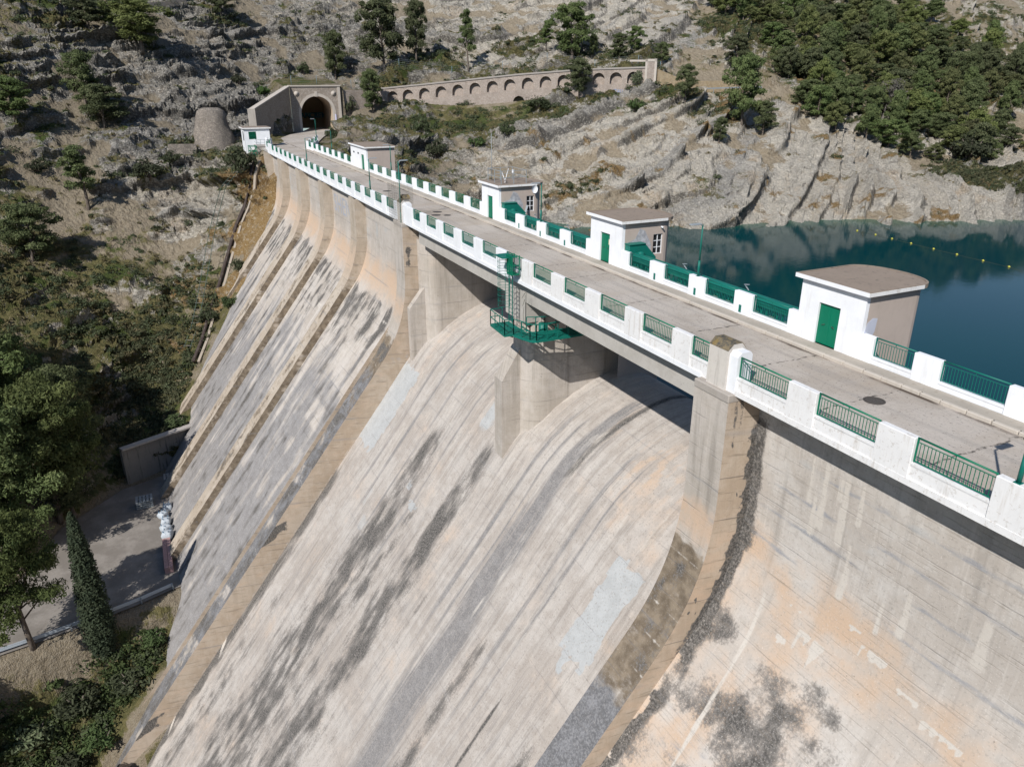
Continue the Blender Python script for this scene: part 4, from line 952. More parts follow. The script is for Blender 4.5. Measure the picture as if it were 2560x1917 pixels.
# ------------------------------------------------------------------ valve houses on the lake side
def house(label, x0, x1, ys, arc, door, mats=(None,), roofrail=False, hood=False, win=False, slits=False, rust=True):
    ro = empty('valve_house', ((x0+x1)/2, -8.8, .1), label, 'valve house'); xc = (x0+x1)/2; r = (x1-x0)/2
    yf = -7.0; zt = 3.04
    # shell: side and back walls
    m = MB(); t = .22
    n = 16
    outer = [(x0, yf-.205), (x0, ys)]+([(xc-r*math.cos(q), ys-arc*math.sin(q)) for q in np.linspace(0, math.pi, n)][1:-1] if arc else [])+[(x1, ys), (x1, yf-.205)]
    L = len(outer)
    win_r = None
    for i in range(L-1):
        a, b = outer[i], outer[i+1]
        if i == 0 and win:
            y0, y1, zA, zB = ys+.9, ys+.15, .82, 2.15
            for (u0, u1, w0, w1) in ((yf-.205, y0, -22, zt), (y1, ys, -22, zt), (y0, y1, -22, zA), (y0, y1, zB, zt)):
                m.add([(x0,u0,w0),(x0,u1,w0),(x0,u1,w1),(x0,u0,w1)], [(0,1,2,3)])
            m.add([(x0,y0,zA),(x0,y1,zA),(x0,y1,zB),(x0,y0,zB),(x0+.25,y0,zA),(x0+.25,y1,zA),(x0+.25,y1,zB),(x0+.25,y0,zB)], [(0,1,5,4),(1,2,6,5),(2,3,7,6),(3,0,4,7)])
        else:
            m.add([(a[0],a[1],-22),(b[0],b[1],-22),(b[0],b[1],zt),(a[0],a[1],zt)], [(0,1,2,3)])
    m.build('wall', BEIGE, ro)
    if win:
        y0, y1, zA, zB = ys+.9, ys+.15, .82, 2.15
        w = MB(); w.box(x0+.12, x0+.14, y1, y0, zA, zB); wo_ = w.build('window', DARK, ro)
        f = MB()
        for z in (zA+.03, zA+.45, zA+.88, zB-.03): f.box(x0+.07, x0+.11, y1, y0, z-.02, z+.02)
        for y in (y0-.03, y1+.03, (y0+y1)/2): f.box(x0+.065, x0+.105, y-.025, y+.025, zA, zB)
        f.build('frame', WHITE, wo_)
    # front wall with the door opening
    d0, d1 = door; m = MB(); fy = -7.0
    for a, b, z0, z1 in ((x0, d0, .12, zt), (d1, x1, .12, zt), (d0, d1, 2.1, zt)): m.box(a, b, fy-.2, fy+.012, z0, z1)
    m.build('front_wall', WHITE, ro)
    m = MB(); dy = fy-.11; mid = (d0+d1)/2
    m.box(d0, mid-.006, dy-.04, dy, .15, 2.098); m.box(mid+.006, d1, dy-.04, dy, .15, 2.098)
    for a, b in ((d0, mid), (mid, d1)):
        for z in (.35, .75, 1.35, 1.85):
            for x in (a+.1, b-.1): m.box(x-.014, x+.014, dy, dy+.012, z-.014, z+.014)
    for a in (d0+.01, mid-.02, d1-.03): m.box(a, a+.03, dy, dy+.01, .15, 2.09)
    dr = m.build('door', GREEN, ro)
    if x1-x0 < 5:
        for s_ in (-1, 1): h = MB(); h.tube([(mid+s_*.22, dy, 1.12), (mid+s_*.22, dy+.06, 1.12), (mid+s_*.36, dy+.06, 1.07)], .014, 6); h.build('handle', IRON, dr)
    # roof slab with rim
    o = .26; rf = MB()
    ol = [(x0-o, yf+o), (x0-o, ys)]+([(xc-(r+o)*math.cos(q), ys-(arc+o)*math.sin(q)) for q in np.linspace(0, math.pi, n)][1:-1] if arc else [(x0-o, ys-o), (x1+o, ys-o)])+[(x1+o, ys), (x1+o, yf+o)]
    rf.prism(ol, zt, zt+.16)
    cx_, cy_ = xc, (yf+ys)/2
    il = [(cx_+(a-cx_)*.965, cy_+(b-cy_)*.965) for a, b in ol]; N_ = len(ol)
    for i in range(N_):
        j = (i+1) % N_
        rf.add([(*ol[i],zt+.16),(*ol[j],zt+.16),(*ol[j],zt+.20),(*ol[i],zt+.20),(*il[i],zt+.20),(*il[j],zt+.20),(*il[i],zt+.165),(*il[j],zt+.165)], [(0,1,2,3),(3,2,5,4),(4,5,7,6)])
    rf.build('roof', ROOF, ro)
    fb = MB(); fb.box(x0-o-.004, x1+o+.004, yf+o-.01, yf+o+.012, zt-.004, zt+.19); fb.build('fascia', WHITE, ro)
    fb = MB(); fb.box(x0-o-.012, x0-o+.005, ys, yf+o-.011, zt-.003, zt+.17); fb.build('edge_board', WHITE_OLD, ro)
    if hood:
        h = MB(); ya, yb, yc = -7.25, -8.45, -9.35
        h.prism([(ya, 1.72), (yb, 1.72), (yc, .78), (yc, -.3), (ya, -.3)], x0-.55, x0+.02, 'x')
        h.prism([(ya+.06, 1.76), (yb-.02, 1.76), (yb-.02, 1.72), (ya+.06, 1.72)], x0-.62, x0+.02, 'x')
        h.tube([(x0-.9, -8.0, 1.02), (x0-.55, -8.0, 1.02)], .27, 14)
        ho = h.build('hood', TEAL, ro)
        pt = MB(); pt.prism([(-7.3, 1.74), (-8.0, 1.95), (-8.35, 2.62), (-8.75, 2.45), (-9.3, 1.5), (-9.32, .8), (-8.45, 1.74)], x0-.006, x0+.01, 'x'); pt.build('mortar_patch', GREY_P, ro)
    return ro
def m_patch():
    M = Mat('grey_mortar', .9, .1); P = M.pos(); n = M.noise(P, 3, 5, .65)
    return M.fin(M.mix(M.ss(n, .35, .7), (.30,.30,.32), (.50,.50,.52)), M.bump(n, .6, .05))
GREY_P = m_patch()
h4 = house('white fronted valve house with curved roof and green double door, nearest right', 21.9, 25.6, -10.2, .95, (23.2, 24.44))
sp = MB(); sp.prism([(-7.15, 1.35), (-7.25, 1.75), (-7.55, 1.95), (-7.85, 1.9), (-7.8, 1.3), (-7.6, .9), (-7.3, .8)], 21.893, 21.92, 'x'); sp.build('paint_patch', paint('pale_blue_patch', (.50,.52,.60), .2), h4)
h3 = house('white fronted valve house with bare roof, teal hood and dark window on its side', 41.03, 44.95, -10.35, .95, (42.5, 43.67), hood=True, win=True)
q = MB(); q.box(42.53, 42.78, -7.108, -7.10, 1.35, 1.72); q.build('notice', paint('notice_paper', (.75,.68,.5), .1), h3)
q = MB(); q.tube([(40.98, -10.0, 2.62), (40.78, -10.0, 2.6)], .06, 8); q.tube([(41.05, -10.05, 2.66), (40.9, -10.02, 2.63)], .025, 6); q.build('camera', WHITE, h3)
h2 = house('white fronted valve house with railed roof, mast and satellite dish', 60.2, 63.9, -10.55, .95, (61.57, 62.7), hood=True, win=True)
q = MB()
for x in (60.6, 63.4):
    for y in (-7.4, -8.6, -9.8): q.bar((x, y, 3.2), (x, y, 4.35), .05)
for z in (3.75, 4.3):
    q.bar((60.6,-7.4,z),(63.4,-7.4,z), .04); q.bar((60.6,-9.8,z),(63.4,-9.8,z), .04); q.bar((60.6,-7.4,z),(60.6,-9.8,z), .04); q.bar((63.4,-7.4,z),(63.4,-9.8,z), .04)
q.bar((62, -7.4, 3.2), (62, -7.4, 4.3), .05); q.build('roof_railing', STEEL, h2)
q = MB(); q.tube([(63.5, -7.8, 3.2), (63.5, -7.8, 7.2)], .028, 6); q.build('mast', STEEL, h2)
q = MB(); q.tube([(61.6, -8.2, 3.2), (62.2, -8.7, 3.9), (62.3, -8.9, 4.3)], .03, 6); q.tube([(62.0,-9.2,3.9),(62.0,-9.2,4.2)], .11, 10); q.tube([(61.2, -8., 3.5), (62.6, -8.4, 4.0)], .03, 6); q.build('instrument', WHITE, h2)
q = MB()
N_ = 18; vs = [(60.15-.06, -10.35, 2.72)]
for r_ in (.14, .27, .36):
    for k in range(N_): t = 2*math.pi*k/N_; vs.append((59.92-.35*r_*r_*3+.02, -10.25+r_*math.cos(t)*.8, 2.75+r_*math.sin(t)))
fs = [(0, 1+k, 1+(k+1) % N_) for k in range(N_)]
for rI in range(2):
    for k in range(N_): a = 1+rI*N_+k; b = 1+rI*N_+(k+1) % N_; fs.append((a, b, b+N_, a+N_))
vs[0] = (59.93, -10.25, 2.75); q.add(vs, fs); q.tube([(60.2, -10.35, 2.3), (59.95, -10.3, 2.7)], .025, 6); q.build('satellite_dish', WHITE, h2)
q = MB(); q.bar((59.3, -8.9, .2), (60.15, -9.7, 1.35), .18, .05); q.build('cable_tray', STEEL, h2)
h1 = house('low long white valve house with two slit windows, farthest along the dam', 102.5, 110.6, -10.9, 0, (103.8, 105.25))
q = MB()
for x in (106.6, 108.9): q.box(x-.35, x+.35, -6.99, -6.984, 2.0, 2.22)
q.build('slit_window', DARK, h1)
# teal trash-rack beams behind the lake-side parapet
for a, b, lab in ((25.7, 41.0, 'long teal steel beam behind the parapet between the two nearest valve houses'), (45.0, 60.1, 'long teal steel beam behind the parapet from the hooded house to the aerial-topped house')):
    ro = empty('screen_beam', ((a+b)/2, -7.75, 1.2), lab, 'steel beam')
    q = MB(); q.prism([(-7.45+.38*math.cos(t)-.32, .90+.30*math.sin(t)) for t in np.linspace(0, math.pi, 9)]+[(-8.15, .75), (-7.4, .75)], a, b, 'x'); q.build('cover', TEAL, ro)
    q = MB(); n = int((b-a)/1.1)
    for k in range(n):
        x = a+.3+k*(b-a-.6)/n; q.bar((x, -7.6, -.6), (x+.55, -7.62, .75), .07); q.bar((x+.55, -7.6, .75), (x+1.05, -7.62, -.6), .07); q.bar((x, -7.6, -.6), (x, -7.6, .75), .06)
    q.bar((a, -7.6, -.6), (b, -7.6, -.6), .12); q.build('lattice', TEAL, ro)
    q = MB()
    for k in range(n): x = a+.8+k*(b-a-1.)/n; q.box(x, x+.35, -7.5, -7.38, .28, .40); 
    q.build('cable_clip', BEIGE, ro)
    q = MB()
    for x in (a+4.2, a+9.5): q.bar((x, -7.75, 1.25), (x+.18, -7.6, 1.55), .05); q.bar((x+.18, -7.6, 1.55), (x-.12, -7.6, 1.6), .12, .03)
    q.build('floodlight', STEEL, ro)
# ------------------------------------------------------------------ lamps
def lamp(x, y, z0, z1, label, dy=1.):
    ro = empty('street_lamp', (x, y, z0), label, 'street lamp', 'lamps along the dam road')
    m = MB(); m.tube([(x, y, z0), (x, y, z0+.9)], .07, 10); m.tube([(x, y, z0+.9), (x, y, z1)], .05, 10, r2=.04); m.box(x-.1, x+.1, y-.1, y+.1, z0, z0+.02); m.build('pole', TEAL, ro)
    m = MB(); m.tube([(x, y, z1-.05), (x, y+.25*dy, z1+.06)], .03, 8)
    a, b = sorted((y+.15*dy, y+.85*dy)); m.bbox(x-.13, x+.13, a, b, z1+.03, z1+.10, .02); m.build('lamp_head', STEEL, ro)
lamp(33.4, -7.15, 1.3, 4.2, 'green street lamp on lake-side parapet standing against the open water')
lamp(52.7, -7.15, 1.3, 4.2, 'green street lamp just right of the railed-roof valve house')
lamp(92.0, -7.15, 1.3, 4.2, 'green street lamp in front of the low long house corner')
lamp(123.1, -7.15, 1.3, 4.1, 'green street lamp on lake-side parapet between low house and tunnel')
lamp(76.4, -.14, 1.3, 4.25, 'green street lamp on downstream parapet just beyond the wire cage', -1)
lamp(107.6, -.14, 1.3, 4.2, 'green street lamp midway along the ribbed-block parapet', -1)
lamp(154.6, -11.45, 1.3, 4.3, 'green street lamp at the inner road bend before the tunnel mouth')
lamp(65.75, .12, -.28, 5.0, 'tall green lamp post inside the wire cage on the left tower', -1)
lamp(10.55, -.14, 1.3, 4.3, 'green street lamp on the near parapet at the right edge of the photo', -1)
# ------------------------------------------------------------------ covers and a weed on the road
for k, (x, y, r, lab) in enumerate(((18.42,-4.04,.42,'largest round iron manhole cover on the near road'),(83.7,-4.04,.5,'lone iron manhole cover beyond the wire cage'),(68.04,-4.16,.45,'iron manhole cover farthest of three by the wire cage pylon'),(66.44,-3.45,.45,'iron manhole cover in middle of three by the wire cage pylon'),(65.9,-4.35,.35,'smaller iron cover lying nearest the lake among three by the pylon'))):
    m = MB(); m.prism([(x+r*math.cos(t), y+r*math.sin(t)) for t in np.linspace(0, 2*math.pi, 25)[:-1]], -.01, .008)
    m.tube([(x+r*.86*math.cos(t), y+r*.86*math.sin(t), .008) for t in np.linspace(0, 2*math.pi, 25)], .014, 4)
    tag(m.build('manhole_cover', IRON), lab, 'manhole cover')
# ------------------------------------------------------------------ access ladder and platform at the middle pier
ac = empty('access_platform', (42.3, .6, -3.2), 'green steel ladder cage and railed walkway hung on the middle pier', 'platform')
m = MB()
for x in (42.55, 43.05): m.bar((x, .2, -3.2), (x, .2, 1.4), .05)
z = -3.0
while z < 1.3: m.bar((42.55, .2, z), (43.05, .2, z), .025); z += .28
m.build('ladder', TEAL, ac)
m = MB(); hoop = [(42.8+.42*math.sin(t), .25+.42-.42*math.cos(t)) for t in np.linspace(.5, 2*math.pi-.5, 13)]
for z in np.arange(-1.9, 1.35, .36): m.tube([(a, b, z) for a, b in hoop], .014, 5)
for k in (1, 3, 6, 9, 11): m.bar((*hoop[k], -1.9), (*hoop[k], 1.3), .022)
m.box(42.2, 43.5, .05, 1.05, 1.28, 1.33); m.build('cage', TEAL, ac)
m = MB()
for x in (41.75, 42.5):
    for y in (.1, .6): m.bar((x, y, .3), (x, y, 1.5), .06)
for z in (.32, .9, 1.45): m.bar((41.75,.6,z),(42.5,.6,z), .05); m.bar((41.75,.1,z),(41.75,.6,z), .05); m.bar((42.5,.1,z),(42.5,.6,z), .05)
for k in range(6): m.bar((41.8+k*.12, .6, .32), (41.8+k*.12, .6, 1.45), .03)
m.box(41.75, 42.5, .05, .62, .26, .31); m.build('gate_box', GREEN, ac)
def grating(poly, z):
    xs_ = [p[0] for p in poly]; ys_ = [p[1] for p in poly]; q = MB()
    x0, x1, y0, y1 = min(xs_), max(xs_), min(ys_), max(ys_)
    for i in range(len(poly)): a, b = poly[i], poly[(i+1) % len(poly)]; q.bar((*a, z-.05), (*b, z-.05), .05, .14)
    def cross(v, ax):
        r_ = []
        for i in range(len(poly)):
            a, b = poly[i], poly[(i+1) % len(poly)]
            if (a[ax]-v)*(b[ax]-v) < 0: t = (v-a[ax])/(b[ax]-a[ax]); r_.append(a[1-ax]+t*(b[1-ax]-a[1-ax]))
        return sorted(r_)
    for x in np.arange(x0+.03, x1, .055):
        c = cross(x, 0)
        if len(c) >= 2: q.bar((x, c[0], z), (x, c[1], z), .028, .03)
    for y in np.arange(y0+.03, y1, .11):
        c = cross(y, 1)
        if len(c) >= 2: q.bar((c[0], y, z), (c[1], y, z), .02, .025)
    return q
pA = [(40.75, 1.6), (43.25, 1.45), (43.25, .15), (40.7, .15)]; pB = [(40.7, 1.0), (40.7, .15), (40.3, -4.2), (39.0, -4.2), (39.0, .25), (39.3, .55)]
g = grating(pA, -3.2); g2 = grating(pB, -3.25)
for p, q in (((40.5,.3,-3.4),(42.3,-.4,-4.3)),((39.2,-1.2,-3.35),(42.3,-1.2,-4.6)),((39.1,-3.2,-3.35),(42.3,-3.2,-4.6)),((41.5,1.4,-3.3),(42.9,.0,-4.2)),((39.1,-2.2,-3.3),(42.2,-2.2,-3.3)),((39.1,-.3,-3.3),(42.2,-.3,-3.3))): g2.bar(p, q, .08)
g.build('floor', TEAL, ac); g2.build('walkway', TEAL, ac)
def rails(path, z, q):
    for i in range(len(path)-1):
        a, b = Vector((*path[i], z)), Vector((*path[i+1], z)); n = max(1, int(round((b-a).length/.75)))
        for h in (.5, 1.0): q.bar(a+Vector((0,0,h)), b+Vector((0,0,h)), .045)
        for k in range(n+1): p = a+(b-a)*k/n; q.bar(p, p+Vector((0,0,1.0)), .045)
m = MB(); rails([(43.25,.6),(43.25,1.45),(40.75,1.6),(40.7,1.0),(39.3,.55),(39.0,.25),(39.0,-4.2)], -3.2, m); rails([(40.7,.1),(40.3,-1.),(40.3,-4.2)], -3.2, m); m.build('railing', TEAL, ac)
m = MB()
for y in (.06, -.0): pass
for k in range(5): m.bar((41.2+.1*k, -.02, -3.2+.5*k), (41.5-.1*k, -.02, -2.7+.5*k), .02)
for x in (41.0, 41.9): m.bar((x, -.02, -3.2), (x, -.02, -.6), .02)
m.build('old_grille', wire, ac)
m = MB(); m.tube([(41.7, -1.6, -4.1), (41.7, -1.6, -3.1)], .28, 12); m.build('drum', TEAL, ac)
# ------------------------------------------------------------------ tunnel front, arcade wall, hut, abutment
ST_GREY = m_stone('grey_rubble_stone', (.36,.30,.25), (.47,.41,.35), 3.2, (.30,.265,.23))
ST_ARC = m_stone('arcade_rubble', (.40,.33,.28), (.52,.445,.39), 3.4, (.36,.32,.28))
ST_YEL = m_stone('yellow_rubble', (.38,.285,.17), (.50,.40,.27), 2.6, (.36,.30,.22))
ST_DARK = m_stone('cone_rubble', (.22,.19,.16), (.34,.295,.25), 2.2, (.15,.135,.12))
DRESS = paint('dressed_stone', (.49,.44,.385), .35, .9, (.28,.25,.21))
PX, PY, PR, PSP = 190.0, -19.6, 3.75, 3.9
pt = empty('tunnel_portal', (PX, PY, 0), 'stone road tunnel entrance with round arch, two medallions and spray painted tag', 'tunnel')
def arch_cols(m, P, t0, t1, zb, ztf, holes, n=14):
    """wall strip t0..t1 (P maps (t, z, depth) to a point), holes: (tc, r, sill, spring)"""
    ts = sorted(set([t0, t1]+[h[0]+h[1]*math.cos(q) for h in holes for q in np.linspace(0, math.pi, n)]))
    ts = [t for t in ts if t0-1e-6 <= t <= t1+1e-6]
    for a, b in zip(ts[:-1], ts[1:]):
        if b-a < 1e-5: continue
        mid = (a+b)/2; cuts = []
        for tc, r, sill, spr in holes:
            if abs(mid-tc) < r:
                za = spr+math.sqrt(max(0, r*r-(a-tc)**2)); zb2 = spr+math.sqrt(max(0, r*r-(b-tc)**2)); cuts.append((sill, za, zb2))
        cuts.sort(); lo = (zb, zb)
        for s_, za, zb2 in cuts:
            if s_ > lo[0]: m.add([P(a, lo[0], 0), P(b, lo[1], 0), P(b, s_, 0), P(a, s_, 0)], [(0,1,2,3)])
            lo = (za, zb2)
        m.add([P(a, lo[0], 0), P(b, lo[1], 0), P(b, ztf(b), 0), P(a, ztf(a), 0)], [(0,1,2,3)])
def arch_outline(tc, r, sill, spr, n=18):
    return [(tc-r, sill)]+[(tc-r*math.cos(q), spr+r*math.sin(q)) for q in np.linspace(0, math.pi, n)]+[(tc+r, sill)]
def Pp(t, z, d): return (PX+d, PY-t, z)       # t runs to the right as seen from the dam
m = MB(); arch_cols(m, Pp, -6.0, 5.7, -.6, lambda t: 9.75, [(0, PR, -.6, PSP)], 26)
m.box(PX+.02, PX+1.6, PY-5.7, PY-5.69, -.6, 9.75)
m.build('wall', ST_GREY, pt)
m = MB(); ol = arch_outline(0, PR, -.6, PSP, 26)
il = [((a)*1.0, b) for a, b in ol]
for i in range(len(ol)-1):
    (a, b), (c, d) = ol[i], ol[i+1]
    k = (PR+.62)/PR
    o1 = (a*k, PSP+(b-PSP)*k if b > PSP else b); o2 = (c*k, PSP+(d-PSP)*k if d > PSP else d)
    m.add([Pp(a,b,-.06), Pp(c,d,-.06), Pp(*o2,-.06), Pp(*o1,-.06), Pp(a,b,.9), Pp(c,d,.9), Pp(*o2,.01), Pp(*o1,.01)], [(0,1,2,3),(0,1,5,4),(3,2,6,7)])
m.box(PX-.14, PX+.1, PY-.34, PY+.34, PSP+PR-.1, PSP+PR+1.05)
m.build('arch_ring', DRESS, pt)
m = MB(); m.box(PX-.22, PX+1.6, PY-5.85, PY+6.15, 9.75, 10.05); m.build('coping', DRESS, pt)
m = MB(); m.box(PX-.1, PX+.02, PY-5.7, PY-5.05, -.6, 9.748); m.build('pilaster', DRESS, pt)
for t, nm in ((-4.5, 'medallion'), (4.1, 'medallion')):
    m = MB(); m.tube([Pp(t, 8.2, -.10), Pp(t, 8.2, .05)], .58, 20); m.tube([Pp(t, 8.2, -.14), Pp(t, 8.2, -.09)], .40, 20); m.build(nm, DRESS, pt)
# vault and inner walls, bending slightly right at the far end
LIN = paint('tunnel_lining', (.50,.40,.30), .4, .95, (.25,.19,.14))
m = MB(); secs = [(0, 0), (5, .1), (10, .5), (15, 1.2), (20, 2.4)]
for i in range(len(secs)-1):
    (d0, s0), (d1, s1) = secs[i], secs[i+1]
    for j in range(len(ol)-1):
        (a, b), (c, d) = ol[j], ol[j+1]; m.add([Pp(a+s0,b,.9+d0), Pp(c+s0,d,.9+d0), Pp(c+s1,d,.9+d1), Pp(a+s1,b,.9+d1)], [(0,1,2,3)], 0, True)
m.add([Pp(a*1.02+2.4, b, 20.8) for a, b in ol], [tuple(range(len(ol)))])
m.build('lining', LIN, pt)
def text(name, body, size, mat, M_, parent, off=.0, ext=.006, shear=0., sx=1.):
    cu = bpy.data.curves.new(name, 'FONT'); cu.body = body; cu.size = size; cu.extrude = ext; cu.offset = off; cu.shear = shear; cu.align_x = 'CENTER'; cu.align_y = 'CENTER'
    to = bpy.data.objects.new(name, cu); COL.objects.link(to); bpy.context.view_layer.update()
    me = bpy.data.meshes.new_from_object(to.evaluated_get(bpy.context.evaluated_depsgraph_get()))
    bpy.data.objects.remove(to); me.transform(M_ @ Matrix.Diagonal((sx, 1, 1, 1))); me.materials.append(mat)
    return link(name, me, parent)
def face_mx(o, xa, ya): xa = Vector(xa).normalized(); ya = Vector(ya).normalized(); z = xa.cross(ya); return Matrix((( xa.x, ya.x, z.x, o[0]), (xa.y, ya.y, z.y, o[1]), (xa.z, ya.z, z.z, o[2]), (0,0,0,1)))
SPW = paint('white_lilac_spray', (.70,.68,.84), .1); SPB = paint('violet_spray', (.09,.085,.19), .1); SPT = paint('teal_spray', (.03,.17,.24), .2)
FX = Matrix.Rotation(rad(-28), 4, 'Z')
text('spray_tag', 'L', 2.2, SPW, face_mx((PX-.13, PY-4.45, 2.7), (0,-1,-.10), (0,-.0,1)), pt, .06)
text('spray_tag', 'ooS', 1.35, SPW, face_mx((PX-.13, PY-5.05, 1.45), (0,-1,-.45), (0,-.3,1)), pt, .055, sx=.78)
text('spray_shadow', 'ooS', 1.35, SPB, face_mx((PX-.115, PY-5.09, 1.38), (0,-1,-.45), (0,-.3,1)), pt, .10, sx=.78)
text('spray_shadow', 'L', 2.2, SPB, face_mx((PX-.115, PY-4.5, 2.66), (0,-1,-.10), (0,0,1)), pt, .10)
for k, (tx, yy, xx) in enumerate((('SAN', -17.3, 206.), ('ACR', -19.3, 206.), ('TEM', -21.5, 206.))):
    text('spray_tag', tx, 1.7, SPT, face_mx((xx, yy-2.1, 2.7), (0,-1,0), (0,0,1)), pt, .05)
# wing wall on the left of the tunnel
ww = empty('wing_wall', (181, -8, 0), 'rubble wing wall with sloping top left of the tunnel entrance', 'wall')
def slope_wall(m, a, b, th, za, zb, z0):
    a = Vector((*a, 0)); b = Vector((*b, 0)); d = (b-a).normalized(); n = Vector((-d.y, d.x, 0))*th
    vs = []
    for p, z in ((a, za), (b, zb)):
        for q in (p, p+n): vs += [(q.x, q.y, z0), (q.x, q.y, z)]
    m.add(vs, [(0,1,5,4),(2,6,7,3),(0,2,3,1),(4,5,7,6),(1,3,7,5),(0,4,6,2)])
m = MB(); slope_wall(m, (172, -2.6), (190, -13.58), .9, 5.5, 9.7, -1.2); m.build('wall', ST_GREY, ww)
m = MB(); d = Vector((18, -10.98, 4.2)).normalized(); n = Vector((d.y, -d.x, 0)).normalized()
a_ = Vector((172, -2.6, 5.6))-n*.4; b_ = Vector((190, -13.58, 9.8))-n*.4; m.bar(a_, b_, 1.2, .24); m.build('coping', DRESS, ww)
m = MB(); m.box(171.3, 172.0, -2.9, -1.5, -1.5, 5.75); m.build('end_post', DRESS, ww)
# arcade
AV = Vector((192.3, -36, 0)); BV = Vector((153.5, -86.4, 0)); AL = (BV-AV).length; AD = (BV-AV)/AL; AN = Vector((AD.y, -AD.x, 0))
if AN.x > 0: AN = -AN      # towards the lake
ar = empty('arcade_wall', tuple((AV+BV)/2), 'long stone retaining wall with a row of blind arches above the rock slope', 'retaining wall')
def Pa(t, z, d): p = AV+AD*t-AN*d; return (p.x, p.y, z)
ttop = lambda t: float(np.interp(t, [-12, 0, 10.4, 34.5, 49.7, 63.4], [8.9, 9.0, 9.95, 12.2, 13.25, 13.65]))
cent = [2.9, 6.85, 11.07, 15.28, 19.5, 23.75, 28.03, 32.23, 36.5, 40.76, 44.95, 49.08, 53.1, 57.05, 61.0]
holes = [(t, 1.38, ttop(t)-3.15, ttop(t)-2.05) for t in cent]
culv = [(13.3, 1.4, 2.6, 4.25), (34.4, 1.4, 4.9, 6.25)]
m = MB(); arch_cols(m, Pa, -1, AL, -4, ttop, holes+culv, 13)
m.build('wall', ST_ARC, ar)
m = MB(); slope_wall(m, (190.6, -25.3), (192.7, -35.6), .8, 8.9, 8.9, -3); m.build('end_wall', ST_ARC, ar)
for t, r, si, sp in holes:
    m = MB(); o_ = arch_outline(t, r, si, sp, 14)
    for i in range(len(o_)): (a, b), (c, d) = o_[i], o_[(i+1) % len(o_)]; m.add([Pa(a,b,0), Pa(c,d,0), Pa(c,d,.95), Pa(a,b,.95)], [(0,1,2,3)])
    m.add([Pa(a, b, .95) for a, b in o_], [tuple(range(len(o_)))]); m.build('arch_niche', ST_ARC, ar)
for t, r, si, sp in culv:
    m = MB(); o_ = arch_outline(t, r, si, sp, 14)
    for i in range(len(o_)-1): (a, b), (c, d) = o_[i], o_[i+1]; m.add([Pa(a,b,0), Pa(c,d,0), Pa(c,d,7), Pa(a,b,7)], [(0,1,2,3)])
    m.add([Pa(a, b, 7) for a, b in o_], [tuple(range(len(o_)))]); cu = m.build('culvert', LIN, ar)
    m = MB()
    for z in (si+1.5, si+1.0): m.bar(Pa(t-r, z, .15), Pa(t+r, z, .15), .06)
    for k in range(5): m.bar(Pa(t-r+.2+k*.6, si, .15), Pa(t-r+.2+k*.6, si+1.5, .15), .05)
    m.build('railing', TEAL, cu)
m = MB()
for a, b in zip(np.linspace(-1, AL, 30)[:-1], np.linspace(-1, AL, 30)[1:]):
    m.add([Pa(a,ttop(a),-.18), Pa(b,ttop(b),-.18), Pa(b,ttop(b)+.35,-.18), Pa(a,ttop(a)+.35,-.18), Pa(a,ttop(a),.7), Pa(b,ttop(b),.7), Pa(b,ttop(b)+.35,.7), Pa(a,ttop(a)+.35,.7)], [(0,1,2,3),(3,2,6,7),(0,4,5,1),(4,7,6,5)])
m.build('coping', paint('coping_grey', (.33,.30,.275), .4, .9), ar)
m = MB(); q = [Pa(AL+.1, 0, 0)[:2], Pa(AL+2.3, 0, 0)[:2]]
def pil(t0, t1, d0, d1, z0, z1): return [Pa(t, z, d) for z in (z0, z1) for t, d in ((t0,d0),(t1,d0),(t1,d1),(t0,d1))], [(0,3,2,1),(4,5,6,7),(0,1,5,4),(1,2,6,5),(2,3,7,6),(3,0,4,7)]
m.add(*pil(AL+.02, AL+2.4, -.4, 1.6, -2, 15.3)); po = m.build('end_pillar', ST_ARC, ar)
m = MB(); m.add(*pil(AL-.05, AL+.45, -.5, 1., -2, 15.5)); m.add(*pil(AL+2.0, AL+2.5, -.5, 1., -2, 15.5)); m.add(*pil(AL-.05, AL+2.5, -.5, 1.7, 15.0, 15.55)); m.add(*pil(AL-3.6, AL-.06, -.1, .6, 15.0, 15.4)); m.build('frame', DRESS, po)
SP2 = paint('faded_blue_spray', (.24,.30,.45), .3)
text('spray_tag', 'STAU', 1.15, SP2, face_mx(Pa(57.6, 8.75, -.03), tuple(AD), (0,0,1)), ar, .02, sx=.8)
yw = empty('yellow_wall', (151, -95, 9), 'yellow rubble stone wall stepping down right of the arcade pillar', 'wall')
m = MB(); seg = [((152.0,-88.6), 13.4, 5), ((150.6,-93.5), 11.6, 5), ((149.5,-97.5), 10.9, 6), ((146.8,-112), 11.2, 7)]
for (a, za, z0), (b, zb, z1) in zip(seg[:-1], seg[1:]):
    slope_wall(m, a, b, -.8, za, zb, z0)
m.build('wall', ST_YEL, yw)
gr_ = empty('guard_rail', (147, -104, 9.3), 'grey guard rail at foot of the yellow wall on the far road', 'guard rail')
m = MB(); m.bar((147.6,-98,9.35), (144.6,-113,9.7), .08, .3); m.build('beam', STEEL, gr_); 
for k in range(6): 
    p = Vector((147.6,-98,9.35)).lerp(Vector((144.6,-113,9.7)), k/5); q = MB(); q.bar(p-Vector((0,0,1.1)), p, .1); q.build('post', STEEL, gr_)
